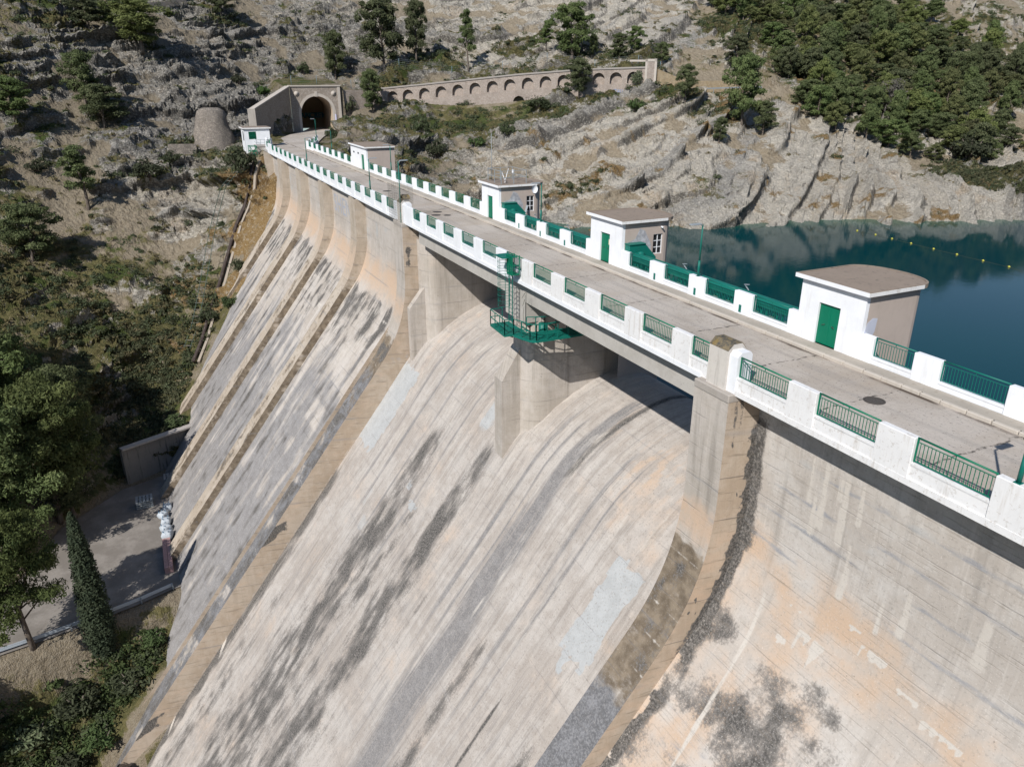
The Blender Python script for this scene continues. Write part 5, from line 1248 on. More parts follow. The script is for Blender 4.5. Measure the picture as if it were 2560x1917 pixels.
# fence above tunnel and arcade
fc_ = empty('fence', (195, -45, 11), 'see-through wire fence on steel posts along the top of the arcade and tunnel', 'fence')
fp = [(194.4,-15.0),(194.6,-21.0),(197.5,-30),(195.7,-42),(190.5,-54),(184.2,-65),(178.5,-74.5),(171.5,-84),(165.3,-92.4),(158.2,-93.8),(152.9,-97.5)]
tops = []
for x, y in fp:
    z = gz_at(x, y); m = MB(); m.tube([(x,y,z-.2),(x,y,z+2.0)], .055, 6); m.build('post', paint('blue_grey_post', (.17,.24,.28), .2), fc_); tops.append(Vector((x,y,z)))
m = MB()
for a, b in zip(tops[:-1], tops[1:]):
    for h in (.25, .7, 1.15, 1.6, 1.95): m.bar(a+Vector((0,0,h)), b+Vector((0,0,h)), .018)
m.build('wires', STEEL, fc_)
# masonry cone and low walls
co = empty('masonry_cone', (175.5, 5.3, -2), 'tapering round rubble buttress against the rock beside the guard hut', 'stone buttress')
m = MB(); N_ = 28; vs = []; lv = [(-4, 4.9), (-1, 4.5), (1, 4.15), (2.5, 3.75), (4, 3.35), (5.5, 3.0), (6.8, 2.7), (7.4, 1.6)]
for z, r in lv:
    for k in range(N_): t = 2*math.pi*k/N_; rr = r*(1+.05*math.sin(3*t+z)+.06*random.uniform(-1,1)); vs.append((176.3+rr*math.cos(t)+z*.12, 5.3+rr*math.sin(t), -1.5+z))
fs = [(i*N_+k, i*N_+(k+1) % N_, (i+1)*N_+(k+1) % N_, (i+1)*N_+k) for i in range(len(lv)-1) for k in range(N_)]+[tuple(range((len(lv)-1)*N_, len(lv)*N_))]
m.add(vs, fs, 0, True); m.build('masonry', ST_DARK, co)
def ground_wall(name, label, pts, th, h, mat, dens_=1.2, sink=.6):
    V = []
    for i in range(len(pts)-1):
        a, b = Vector((*pts[i], 0)), Vector((*pts[i+1], 0)); n = max(1, int((b-a).length/dens_))
        for k in range(n+(i == len(pts)-2)): V.append(a+(b-a)*k/n)
    m = MB(); zs = [gz_at(p.x, p.y) for p in V]; zs = np.convolve(np.r_[zs[0], zs[0], zs, zs[-1], zs[-1]], np.ones(5)/5, 'valid')
    L = []
    for i, p in enumerate(V):
        d = (V[min(i+1, len(V)-1)]-V[max(i-1, 0)]).normalized(); n = Vector((-d.y, d.x, 0))*th/2
        for q in (p-n, p+n): L += [(q.x, q.y, zs[i]-sink), (q.x, q.y, zs[i]+h)]
    fs = []
    for i in range(len(V)-1):
        o = i*4; fs += [(o,o+4,o+5,o+1),(o+2,o+3,o+7,o+6),(o+1,o+5,o+7,o+3)]
    fs += [(0,1,3,2), (len(L)-4, len(L)-2, len(L)-1, len(L)-3)]
    m.add(L, fs); return m.build(name, mat)
tag(ground_wall('stone_wall', '', [(202.2,40.9),(204.9,36),(208.9,31.1),(212,26)], .7, .9, ST_GREY), 'low dry stone wall along the terrace at the top left corner', 'wall')
tag(ground_wall('stone_wall', '', [(214.8,21.2),(221.6,14.2),(228,3)], .7, .9, ST_GREY), 'low pale terrace wall above the umbrella shaped pine, top left', 'wall')
tag(ground_wall('stone_wall', '', [(172.5,14.5),(171.8,11.6),(171.5,9.3)], .7, 1.9, ST_DARK), 'low broken rubble wall left of the round masonry buttress', 'wall')
# guard hut
hut = empty('guard_hut', (152, 0, 0), 'small white guard hut with barred window and flat roof at the dam end', 'hut')
m = MB(); X0, X1, Y0, Y1 = 150.2, 154.4, -2.1, 2.35
m.add([(X0,Y0,-3),(X0,Y1,-3),(X1,Y1,-3),(X1,Y0,-3),(X0,Y0,3.1),(X0,Y1,3.1),(X1,Y1,3.1),(X1,Y0,3.1)], [(1,2,6,5),(2,3,7,6),(3,0,4,7)])
for y0, y1, z0, z1 in ((Y0,.3,-3,3.1),(1.62,Y1,-3,3.1),(.3,1.62,-3,1.3),(.3,1.62,2.62,3.1)): m.box(X0-.001, X0+.2, y0, y1, z0, z1)
m.build('wall', WHITE, hut)
m = MB(); m.box(X0+.14, X0+.17, .3, 1.62, 1.3, 2.62); wd = m.build('window', DARK, hut)
m = MB()
for k in range(13): m.bar((X0+.02, .33+k*.105, 1.3), (X0+.02, .33+k*.105, 2.62), .035)
for z in (1.32, 1.96, 2.6): m.bar((X0+.02,.3,z), (X0+.02,1.62,z), .04)
m.build('bars', GREEN, wd)
m = MB(); m.box(X0+1.1, X0+2.2, Y1-.02, Y1+.01, 1.0, 2.6); m.build('side_window', DARK, hut)
m = MB(); m.box(X0-.3, X1+.3, Y0-.25, Y1+.3, 3.1, 3.3); m.build('roof', WHITE_OLD, hut)
m = MB(); m.box(X0-.22, X1+.22, Y0-.17, Y1+.22, 3.3, 3.34); m.build('roof_gravel', ROOF, hut)
ab = empty('abutment_block', (147.8, -.3, -2), 'square grey concrete block below the guard hut at the end of the parapet', 'concrete block')
m = MB(); m.box(147.2, 150.1, -1.45, .85, -7, .2); m.box(147.1, 150.15, -1.55, .95, .2, .42); m.build('block', GREY_R, ab)
m = MB(); 
for z in (.9, 1.4): m.bar((147.3,.8,z), (147.3,-1.3,z), .05); m.bar((147.3,.8,z), (150,.8,z), .05)
for y in (.8,.1,-.6,-1.3): m.bar((147.3,y,.4), (147.3,y,1.4), .05)
m.build('railing', STEEL, ab)
m = MB(); m.tube([(147.6,-1.05,.42),(147.6,-1.05,1.6)], .22, 12); m.tube([(147.6,-1.05,1.6),(147.6,-1.05,1.75)], [.22,.1], 12); m.build('tank', WHITE, ab)
cr = empty('funicular_car', (147.2, 1.8, -1.2), 'open green steel funicular car parked under the guard hut', 'funicular car')
m = MB(); x0, x1, y0, y1, z0, z1 = 146.4, 148.6, 1.0, 2.15, -1.7, .35
for x in (x0, x1):
    for y in (y0, y1): m.bar((x,y,z0), (x,y,z1), .1)
for z in (z0, z1, -.5):
    m.bar((x0,y0,z),(x0,y1,z), .1); m.bar((x1,y0,z),(x1,y1,z), .1); m.bar((x0,y0,z),(x1,y0,z), .1); m.bar((x0,y1,z),(x1,y1,z), .1)
m.bar((x0,y0,z0),(x0,y1,z1), .09); m.bar((x0,y1,z0),(x0,y0,z1), .09); m.box(x0-.1, x1, y0-.05, y1+.05, z0-.28, z0-.05); m.build('frame', GREEN, cr)
m = MB(); m.box(147, 148.2, 1.2, 1.9, -1.7, -.9); m.build('engine', IRON, cr)
# channel and rail track down the abutment
tr = [(145.6,1.6),(143.6,2.4),(141.6,3.2),(140.9,3.7),(140.2,5.1),(138.9,6.9),(137.2,8.4),(135.0,10.0),(132.4,11.4),(130.0,12.6),(127,14.1),(123.7,15.9),(120.6,17.8)]
ch = empty('drain_channel', (135, 9, -17), 'dark steel pipe and pale kerb running down the grassy abutment slope', 'drain pipe')
zs = [gz_at(*p)+.45 for p in tr]; zs = list(np.convolve(np.r_[zs[0], zs, zs[-1]], [.25,.5,.25], 'valid'))
m = MB(); m.tube([(a,b,z) for (a,b), z in zip(tr, zs)], .30, 8); m.build('pipe', paint('rusty_pipe', (.055,.04,.035), .4, .8), ch)
m = MB(); kp = [Vector((a-.45, b-.75, z-.15)) for (a,b), z in zip(tr, zs)]
for a, b in zip(kp[:-1], kp[1:]): m.bar(a, b, .4, .5)
m.build('concrete_kerb', paint('earthy_kerb', (.34,.29,.235), .5, .95), ch)
SLEEP = paint('old_sleepers', (.17,.15,.125), .4, .9)
tk = empty('funicular_track', (137, 11, -17), 'narrow funicular rail track with sleepers climbing the slope beside the pipe', 'rail track')
t2 = [(145.4,2.6),(143.3,4.3),(142.4,6.2),(141.0,8.2),(139.0,10.2),(136.6,12.0),(131.8,14.3),(127.6,16.3),(123.8,18.3)]
zs = [gz_at(*p)+.35 for p in t2]; zs = list(np.convolve(np.r_[zs[0], zs, zs[-1]], [.25,.5,.25], 'valid'))
P3_ = dens([(a,b) for a, b in t2], 60); z3 = np.interp(np.linspace(0, 1, 60), np.linspace(0, 1, len(zs)), zs)
C3 = [Vector((a,b,z)) for (a,b), z in zip(P3_, z3)]
for s_ in (-.5, .5):
    m = MB()
    for i in range(59):
        d = (C3[i+1]-C3[i]).normalized(); n = Vector((-d.y, d.x, 0)).normalized()*s_; m.bar(C3[i]+n, C3[i+1]+n, .06, .08)
    m.build('rail', paint('green_rail', (.06,.10,.08), .3), tk)
for i in range(0, 59, 2):
    m = MB(); d = (C3[i+1]-C3[i]).normalized(); n = Vector((-d.y, d.x, 0)).normalized(); m.bar(C3[i]-n*.75-Vector((0,0,.1)), C3[i]+n*.7-Vector((0,0,.12)), .12, .1); m.build('sleeper', SLEEP, tk)
# painted letters worn off the dam face
FD = paint('worn_blue_paint', (.38,.40,.455), .5)
text('faded_lettering', 'SHENE', 3.0, FD, face_mx((91.4, -.846, -2.75), (-1,0,0), (0,0,1)), DAM, .0, .001, sx=1.15)
text('faded_lettering', 'PPUE', 2.2, FD, face_mx((92.6, -.846, -5.4), (-1,0,0), (0,0,1)), DAM, .0, .001, sx=1.15)
# ------------------------------------------------------------------ plaza below the dam
rw = empty('retaining_wall', (104.5, 25, -36), 'shaded concrete retaining wall with black drip stains above the yard', 'retaining wall')
m = MB(); slope_wall(m, (107.0, 19.9), (103.2, 28.8), -.7, -33.9, -34.0, -42); m.build('wall', paint('stained_shaded_concrete', (.26,.245,.225), .75, .95, (.06,.055,.05)), rw)  # tree shade is put into the dark base colour, besides the drip stains
m = MB(); m.bar((106.75, 19.8, -33.85), (102.9, 28.8, -33.9), 1., .22); m.build('coping', GREY_R, rw)
gr = empty('guard_rail', (74.5, 32, -39), 'steel guard rail along outer edge of the yard road below the dam', 'guard rail')
gp = [(76.4,24.6),(75.2,28),(74.4,31),(73.3,36),(72.5,41),(71.6,50),(70.6,62)]
q = dens(gp, 24)
m = MB()
for a, b in zip(q[:-1], q[1:]): 
    for z in (-38.95, -38.72): m.bar((*a, z), (*b, z), .05, .15)
    m.bar((*a, -38.83), (*b, -38.83), .02, .3)
m.build('beam', paint('galvanised', (.42,.47,.52), .2, .45), gr)
for i in range(0, 24, 2): m = MB(); m.bar((q[i][0]-.1, q[i][1], -40.2), (q[i][0]-.1, q[i][1], -38.7), .12); m.build('post', STEEL, gr)
def m_yard():
    M = Mat('yard_concrete', .95, .1); P = M.pos(); n = M.noise(P, .4, 5, .65); f = M.noise(P, 5, 5, .7)
    c = M.mix(M.ss(n, .38, .66), (.20,.18,.16), (.28,.255,.23)); c = M.mix(M.mul(M.ss(f, .5, .7), .5), c, (.18,.16,.14))
    return M.fin(c, M.bump(f, .4, .03))
YARD = m_yard()
PZ = [(x, y) for x, y in PLAZA]
m = MB(); m.add([(x, y, -39.30) for x, y in [(77,20),(76.2,24.6),(75,28),(74.2,31),(73.1,36),(72.3,41),(71.4,50),(70.4,62),(70.2,90),(75.8,90),(76.3,62),(78.6,46),(85.5,39.5),(94.5,36.5),(102,29.5),(105,21),(100,17)]], [tuple(range(17))])
tag(m.build('yard', YARD), kind='structure')
bagm = paint('white_bag_fabric', (.47,.51,.55), .6, .8, (.25,.3,.35)); bagb = paint('blue_strap', (.10,.22,.34), .2)
def bag(x, y, s, label, rot):
    ro = empty('builders_bag', (x, y, -39.3), label, 'bulk bag', 'bulk bags along the toe of the dam')
    V = []; n1, n2 = 24, 14
    for i in range(n2):
        v = i/(n2-1)*math.pi*.5+.0; ph = -math.pi/2+math.pi*i/(n2-1)
        for k in range(n1):
            t = 2*math.pi*k/n1; c, s_ = math.cos(t), math.sin(t)
            r = .55*s*(abs(math.cos(ph))**.45)/max(abs(c), abs(s_))**.75
            wr = 1+.09*math.sin(5*t+i*1.3+rot)*(i > 8)+.05*math.sin(9*t+i)
            V.append((x+r*wr*math.cos(t+rot), y+r*wr*math.sin(t+rot), -39.3+.5*s*(1+math.sin(ph))*1.0))
    F_ = [(i*n1+k, i*n1+(k+1) % n1, (i+1)*n1+(k+1) % n1, (i+1)*n1+k) for i in range(n2-1) for k in range(n1)]
    m = MB(); m.add(V, F_, 0, True); m.build('sack', bagm, ro)
    for k in range(4):
        m = MB(); t = rot+math.pi/4+k*math.pi/2; a = Vector((x+.42*s*math.cos(t), y+.42*s*math.sin(t), -39.3+.9*s)); m.tube([a, a+Vector((.1,.05,.22*s)), a+Vector((.2*math.cos(t+2), .2*math.sin(t+2), .02))], .035, 5); m.build('lifting_strap', bagb, ro)
for k, (x, y, s, lb) in enumerate(((93.6,24.3,1.0,'white bulk bag with blue straps, uppermost of the row along the dam toe'),(91.9,24.9,.95,'white bulk bag second from the top of the row by the dam'),(90.1,24.6,1.0,'white bulk bag in the middle of the row by the dam'),(88.4,24.7,1.05,'white bulk bag second from the pink block stack'),(86.8,24.6,1.1,'white bulk bag next to the pink block stack'))): bag(x, y, s, lb, k*.7)
bs = empty('block_stack', (82.5, 24.8, -39.3), 'long low stack of pink hollow bricks lying along the dam toe', 'bricks')
PINK = paint('pink_brick', (.46,.29,.275), .3, .9); 
m = MB()
for i in range(16):
    for j in range(2):
        for k in range(2): m.box(79.4+i*.40, 79.4+i*.40+.37, 24.35+j*.45, 24.35+j*.45+.42, -39.3+k*.4, -39.3+k*.4+.37)
m.build('bricks', PINK, bs)
for x, y, lb, mt in ((101.3,23.3,'dark flat pallet stack in the shaded corner of the yard',GREY_R),(96.3,26.8,'slatted pallet pile in shade beside the bulk bags',STEEL)):
    m = MB()
    for k in range(4):
        for j in range(5): m.box(x-.9, x+.9, y-.9+j*.42, y-.62+j*.42, -39.3+k*.28+.16, -39.3+k*.28+.2)
        for j in (-.8,0,.7): m.box(x+j, x+j+.12, y-.9, y+1.06, -39.3+k*.28, -39.3+k*.28+.155)
    tag(m.build('pallet_stack', mt), lb, 'pallets')
# buoys
BY = paint('yellow_float', (.62,.55,.08), .1, .5)
bpos = [(92.6,-90.3),(88.7,-90.2),(85.1,-89.8),(81.1,-89.3),(76.7,-88.8),(72.5,-88.4),(68.1,-88.0),(64.0,-87.6),(59.6,-86)]
for k, (x, y) in enumerate(bpos):
    m = MB(); r = .13; L_ = [(0, -r)]+[(r*math.cos(p), r*math.sin(p)) for p in np.linspace(-1.2, 1.2, 7)]+[(0, r)]
    m.tube([(x, y, WATER_Z+.1+b) for a, b in L_], [max(a, .01) for a, b in L_], 12)
    m.tube([(x-.22, y, WATER_Z+.1), (x+.22, y, WATER_Z+.1)], .035, 6)
    nm = ['farthest yellow buoy of the floating line, nearest the rocky shore', 'second yellow buoy from the rocky shore on the floating line', 'third yellow buoy from the rocky shore on the floating line', 'fourth yellow buoy from the rocky shore on the floating line', 'yellow buoy in the middle of the floating line', 'yellow buoy fourth from the right frame edge', 'yellow buoy third from the right frame edge', 'yellow buoy second from the right frame edge', 'yellow buoy nearest the dam at the right frame edge'][k]
    tag(m.build('buoy', BY), nm, 'buoy', 'yellow buoys on the floating line')
m = MB(); m.tube([(x, y, WATER_Z+.03) for x, y in bpos], .014, 5); tag(m.build('float_line', paint('dark_rope', (.10,.10,.05), .2)), 'thin rope joining the yellow buoys across the dark water', 'rope')
# ------------------------------------------------------------------ vegetation
def leaf_mat(name, c1, c2, c3):
    M = Mat(name, .75, .15); t = M.attr('tint'); oi = M.n('ShaderNodeObjectInfo').outputs['Random']
    c = M.mix(M.ss(t, .0, .55), c1, c2); c = M.mix(M.ss(t, .6, 1.), c, c3)
    h = M.n('ShaderNodeHueSaturation', {'Hue': M.ad(.485, M.mul(oi, .03)), 'Saturation': M.ad(.72, M.mul(oi, .25)), 'Value': M.ad(.88, M.mul(oi, .5)), 'Color': c}).outputs[0]
    M.set(M.b.inputs['Base Color'], h)
    tr = M.n('ShaderNodeBsdfTranslucent', {'Color': h}); mx = M.n('ShaderNodeMixShader', {0: .30}); M.nt.links.new(M.b.outputs[0], mx.inputs[1]); M.nt.links.new(tr.outputs[0], mx.inputs[2]); M.nt.links.new(mx.outputs[0], M.out.inputs[0])
    return M.m
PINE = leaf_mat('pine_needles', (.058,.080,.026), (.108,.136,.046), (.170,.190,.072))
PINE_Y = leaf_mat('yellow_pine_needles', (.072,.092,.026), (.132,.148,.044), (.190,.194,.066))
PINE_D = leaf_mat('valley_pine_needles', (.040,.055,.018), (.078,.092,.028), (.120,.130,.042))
CYPR = leaf_mat('cypress_leaves', (.026,.040,.022), (.048,.066,.034), (.078,.095,.05))
SHRUB = leaf_mat('shrub_leaves', (.034,.044,.022), (.064,.078,.036), (.10,.114,.055))
SHRUB_G = leaf_mat('bright_shrub_leaves', (.038,.068,.018), (.07,.115,.03), (.115,.16,.048))
EUC = leaf_mat('grey_green_leaves', (.06,.08,.04), (.12,.14,.075), (.20,.21,.12))
DEAD = leaf_mat('bare_twigs', (.11,.095,.08), (.17,.15,.135), (.24,.22,.20))
def bark_mat(name, c1, c2):
    M = Mat(name, .95, .1); n = M.noise(M.vec(M.obj(), (3, 3, .8)), 1.5, 5, .65); return M.fin(M.mix(M.ss(n, .35, .65), c1, c2), M.bump(n, .6, .05))
BARK = bark_mat('pine_bark', (.09,.07,.055), (.20,.17,.145)); BARK_G = bark_mat('pale_bark', (.22,.20,.18), (.36,.33,.30))
def leaf_cloud(clumps, n_per, size, r, up=.35, elong=1.6):
    """clumps: (x,y,z,rx,ry,rz); returns verts, quads, tint"""
    V = []; T = []
    for (cx, cy, cz, rx, ry, rz) in clumps:
        n = n_per if not callable(n_per) else n_per(rx)
        d = r.normal(size=(n, 3)); d /= np.linalg.norm(d, axis=1)[:, None]
        rad_ = r.random((n, 1))**.38
        d[:, 2] = np.where((d[:, 2] < -.3) & (r.random(n) < .6), -d[:, 2], d[:, 2])
        p = np.array([cx, cy, cz])+d*rad_*np.array([rx, ry, rz])
        nrm = d*1.0+r.normal(size=(n, 3))*.75+np.array([0, 0, up]); nrm /= np.linalg.norm(nrm, axis=1)[:, None]
        a = np.cross(nrm, r.normal(size=(n, 3))); a /= np.linalg.norm(a, axis=1)[:, None]; b = np.cross(nrm, a)
        s = size*(.6+.8*r.random((n, 1)))
        base = r.random()*.55
        q = np.stack([p-a*s*elong*.5-b*s*.32, p+a*s*elong*.5-b*s*.2, p+a*s*elong*.5+b*s*.32, p-a*s*elong*.5+b*s*.2], 1)
        V.append(q.reshape(-1, 3)); T.append(np.repeat(np.clip(base+.35*r.random(n)+.12*d[:, 2], 0, 1), 4))
    V = np.concatenate(V); T = np.concatenate(T); F_ = np.arange(len(V)).reshape(-1, 4)
    return V, F_, T
def cloud_mesh(name, clumps, n_per, size, r, mat, **k):
    V, F_, T = leaf_cloud(clumps, n_per, size, r, **k)
    return np_mesh(name, V, F_, mat, attrs=dict(tint=T), smooth=False)
def pine_kind(seed, H, W, mat, trunk_h=.3, sparse=1., shape='round', size=.21, n=170, bark=None):
    """unit-built Aleppo pine of height H and crown width W: (crown mesh, trunk mesh)"""
    r = np.random.default_rng(seed); rr = random.Random(seed)
    m = MB(); lean = np.array([rr.uniform(-.06, .06), rr.uniform(-.06, .06)])*H
    tp = [(lean[0]*t*t+.03*H*math.sin(3*t+seed), lean[1]*t*t+.03*H*math.cos(2.4*t+seed)-.03*H*math.cos(seed), H*.93*t-.4*(1-t)) for t in np.linspace(0, 1, 8)]
    m.tube(tp, [.026*H*(1-.85*t)+.02 for t in np.linspace(0, 1, 8)], 7)
    cl = []; nl = int(26*sparse)
    for i in range(nl):
        t = trunk_h+(1-trunk_h)*((i+.5)/nl)**.9
        q = (t-trunk_h)/(1-trunk_h)
        if shape == 'round': w = W/2*(math.sin(math.pi*min(1, .22+.72*q))**.7)
        elif shape == 'umbrella': w = W/2*(.35+.65*sst(0, .55, np.array(q)))*(1-.45*sst(.8, 1, np.array(q)))
        else: w = W/2*(1-.75*q)*(.75+.5*rr.random())
        w = float(w)
        ang = i*2.4+rr.uniform(-.5, .5); ro = w*rr.uniform(.45, .98)
        c0 = np.array(tp[min(7, int(t*7))]); c0 = np.array([np.interp(t, np.linspace(0, 1, 8), [p[k] for p in tp]) for k in range(3)])
        e = np.array([c0[0]+ro*math.cos(ang), c0[1]+ro*math.sin(ang), c0[2]+ro*.18+rr.uniform(-.02, .05)*H])
        m.tube([c0-np.array([0, 0, ro*.2]), (c0+e)/2+np.array([0, 0, .03*ro]), e], [.010*H*(1-t*.6), .006*H, .003*H], 5)
        s = W*rr.uniform(.12, .20)
        cl.append((*e, s, s, s*.58)); 
        if rr.random() < .75:
            e2 = c0*.45+e*.55; cl.append((e2[0], e2[1], e2[2]+.02*H, s*.8, s*.8, s*.5))
        k = rr.random()*6.28; cl.append((e[0]+s*.8*math.cos(k), e[1]+s*.8*math.sin(k), e[2]+rr.uniform(-.5, .5)*s, s*.55, s*.55, s*.4))
    cl.append((*tp[-1], W*.12, W*.12, W*.13))
    return cloud_mesh('crown', cl, n, size, r, mat), m.mesh('trunk', bark or BARK)
def tree(name, kind, x, y, h, w, H0, W0, label, cat='tree', group=None, z=None, rot=None, sink=.15):
    o = empty(name, (x, y, (gz_at(x, y) if z is None else z)-sink), label, cat, group)
    o.rotation_euler.z = random.uniform(0, 6.28) if rot is None else rot
    s = (w/W0, w/W0, h/H0)
    for nm, me in (('trunk', kind[1]), ('crown', kind[0])):
        if me is None: continue
        c = bpy.data.objects.new(nm, me); COL.objects.link(c); c.parent = o; c.scale = s
    return o
K10 = [pine_kind(11, 10, 8, PINE, .22), pine_kind(12, 10, 7.5, PINE, .18), pine_kind(13, 10, 8, PINE_Y, .25, shape='umbrella'), pine_kind(14, 10, 6, PINE, .35, .55, 'cone', n=130)]
def K(i): return K10[i]
# trees on the left hillside
for (x, y, h, w, k), lb in zip([(200.5,15.7,10.9,13.4,2),(202.8,25.4,7.4,8.1,1),(207.6,21.9,6,5.2,3),(227.4,-5.3,8.6,7.2,0),(183.1,28.1,10.6,7.5,1),(180.0,25.1,8.2,8.9,0),(176.6,40.2,7.8,8.3,1),(159.1,30.3,11.7,7.3,3),(146.9,38.8,9.6,8.3,0)],
   ['wide umbrella shaped pine on a forked trunk standing on the upper left cliff','rounded pine near the top left corner behind bare shrubs','sparse greyish pine beside the umbrella pine, top left','small dark pine on the skyline terrace left of the tunnel hill','taller of two pines leaning together on the left cliff','lower spreading pine of the pair on the left cliff','dark pine at the left frame edge halfway up the cliff','tall narrow pine standing alone on the left scree slope','dark bushy pine low on the left slope above the valley wood']):
    tree('pine_tree', K(k), x, y, h, w, 10, 8 if k != 3 else 6, lb, group='pines on the left bank')
for (x, y, h, w, k), lb in zip([(199.2,-38.8,17.,11.6,0),(199.1,-47.8,14.7,7.2,1),(191.6,-58.9,13.9,5.6,3),(177.8,-81.1,13.1,10,0),(186.6,-78.4,7.8,4.5,3),(169.1,-89.4,5.8,5.2,1),(172.7,-96.2,6.2,4.4,0),(176.5,-86.6,5.2,3,1),(160.8,-96.0,5.2,4.6,1),(159.9,-72.8,8.6,6.2,0),(187.2,-32.1,9.8,6.4,1),(138.4,-86.6,7.6,4.8,0),(133.1,-97.9,14.2,9.4,1),(130.1,-101.6,7,5.4,0),(127.9,-87.8,5.2,3.8,1),(153.5,-112.6,7.6,6.,0),(206.9,-28.6,11.6,6.8,1)],
   ['largest greyish pine above the left end of the arcade','slim dark pine just right of the largest pine above the arcade','thin see-through pine with bare lower trunk above the arcade','big dense pine above the middle of the arcade','small slim pine left of the big dense pine above the arcade','bushy young pine near the right end of the arcade','young pine behind the bushy one at the right end of the arcade','small narrow pine right of the big dense pine above the arcade','small bright pine just right of the arcade pillar','pine growing in front of the arcade and covering its arches','pine in front of the wall between tunnel and arcade','pine before the yellow stone wall on the far road','tallest dark pine on the rocky headland below the far road','smaller pine at the foot of the tallest headland pine','little round pine alone on the bare headland rock','dark pine on pale rock above the far road','dark pine above the tunnel on the shaded rock ledge']):
    tree('pine_tree', K(k), x, y, h, w, 10, 8 if k != 3 else 6, lb, group='pines by the arcade and headland')
# valley trees, seen from closer; unseen ones off left are added to cast shade
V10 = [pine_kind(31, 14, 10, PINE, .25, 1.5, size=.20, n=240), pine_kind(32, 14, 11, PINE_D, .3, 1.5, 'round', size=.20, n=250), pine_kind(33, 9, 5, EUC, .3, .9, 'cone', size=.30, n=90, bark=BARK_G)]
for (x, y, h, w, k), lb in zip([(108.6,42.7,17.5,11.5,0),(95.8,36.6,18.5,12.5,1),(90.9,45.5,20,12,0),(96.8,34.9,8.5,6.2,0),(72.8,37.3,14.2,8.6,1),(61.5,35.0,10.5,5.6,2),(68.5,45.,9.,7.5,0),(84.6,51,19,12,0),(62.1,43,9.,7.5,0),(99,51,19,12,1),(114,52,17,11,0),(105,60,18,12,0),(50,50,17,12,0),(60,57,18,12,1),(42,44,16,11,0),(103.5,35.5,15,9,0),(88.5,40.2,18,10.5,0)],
   ['tall dark pine at the left edge above the yard','largest broad pine rising beside the yard on the left','dark pine in shade at the left edge above the yard','small pine with sunny top at the edge of the shaded yard','yellowish pine with visible trunk standing behind the guard rail','pale grey-green slender tree at the bottom left','dark tree at the bottom left edge below the road','unseen big pine beyond the left edge, added to shade the yard','shaded tree in the bottom left corner','dense pine at the left edge above the largest broad one','dark pine at the left edge on the lower slope','dark pine farthest left in the valley wood','unseen tall tree left of the gorge, added for its shade','unseen broad tree beyond the bottom left corner, added for its shade','unseen tree deep in the bottom left gorge, added for its shade','pine overhanging the shaded retaining wall','pine whose crown overhangs the left side of the yard']):
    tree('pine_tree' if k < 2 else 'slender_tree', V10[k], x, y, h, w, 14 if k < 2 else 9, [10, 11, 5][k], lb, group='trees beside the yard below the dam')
# cypress
r = np.random.default_rng(50); cl = []
for i in range(150):
    t = i/149.; z = .4+13.9*t; w = 1.28*(min(1, .62+t*2.2) if t < .18 else 1)*(1-t**1.9)**.8*.95+.10; a = i*2.4
    cl.append((w*.62*math.cos(a), w*.62*math.sin(a), z, w*.5+.12, w*.5+.12, .62))
cyp = cloud_mesh('crown', cl, 150, .15, r, CYPR, up=.7, elong=1.5); m = MB(); m.tube([(0,0,-.6),(0,0,3),(0,0,12)], [.28,.2,.04], 8)
tree('cypress_tree', (cyp, m.mesh('trunk', BARK)), 72.3, 31.6, 16.2, 3.2, 14.4, 2.9, 'tall slim dark cypress standing beside the guard rail below the dam', z=-42.2)
# shrubs
def shrub_kind(seed, mat, size=.2, n=70, cnt=14):
    r = np.random.default_rng(seed); cl = []
    for i in range(cnt):
        a = r.random()*6.28; q = r.random()**.6; s = .30+.22*r.random(); cl.append((.72*q*math.cos(a), .72*q*math.sin(a), .25+.95*r.random()*(1-.6*q), s, s, s*.8))
    m = MB()
    for i in range(5): a = i*1.3; m.tube([(0,0,-.2), (.25*math.cos(a), .25*math.sin(a), .5), (.5*math.cos(a), .5*math.sin(a), 1.0)], [.05,.035,.015], 5)
    return cloud_mesh('foliage', cl, n, size, r, mat), m.mesh('stems', BARK)
S2_ = [shrub_kind(61, SHRUB, .11), shrub_kind(62, SHRUB_G, .12), shrub_kind(63, DEAD, .11, 40), shrub_kind(64, EUC, .11, 50)]
def shrub(name, k, x, y, h, w, label, group=None, z=None, cat='shrub'):
    o = empty(name, (x, y, (gz_at(x, y) if z is None else z)-.1), label, cat, group); o.rotation_euler.z = random.uniform(0, 6.28)
    for nm, me in (('stems', S2_[k][1]), ('foliage', S2_[k][0])):
        c = bpy.data.objects.new(nm, me); COL.objects.link(c); c.parent = o; c.scale = (w/2.1, w/2.1, h/1.45)
    return o
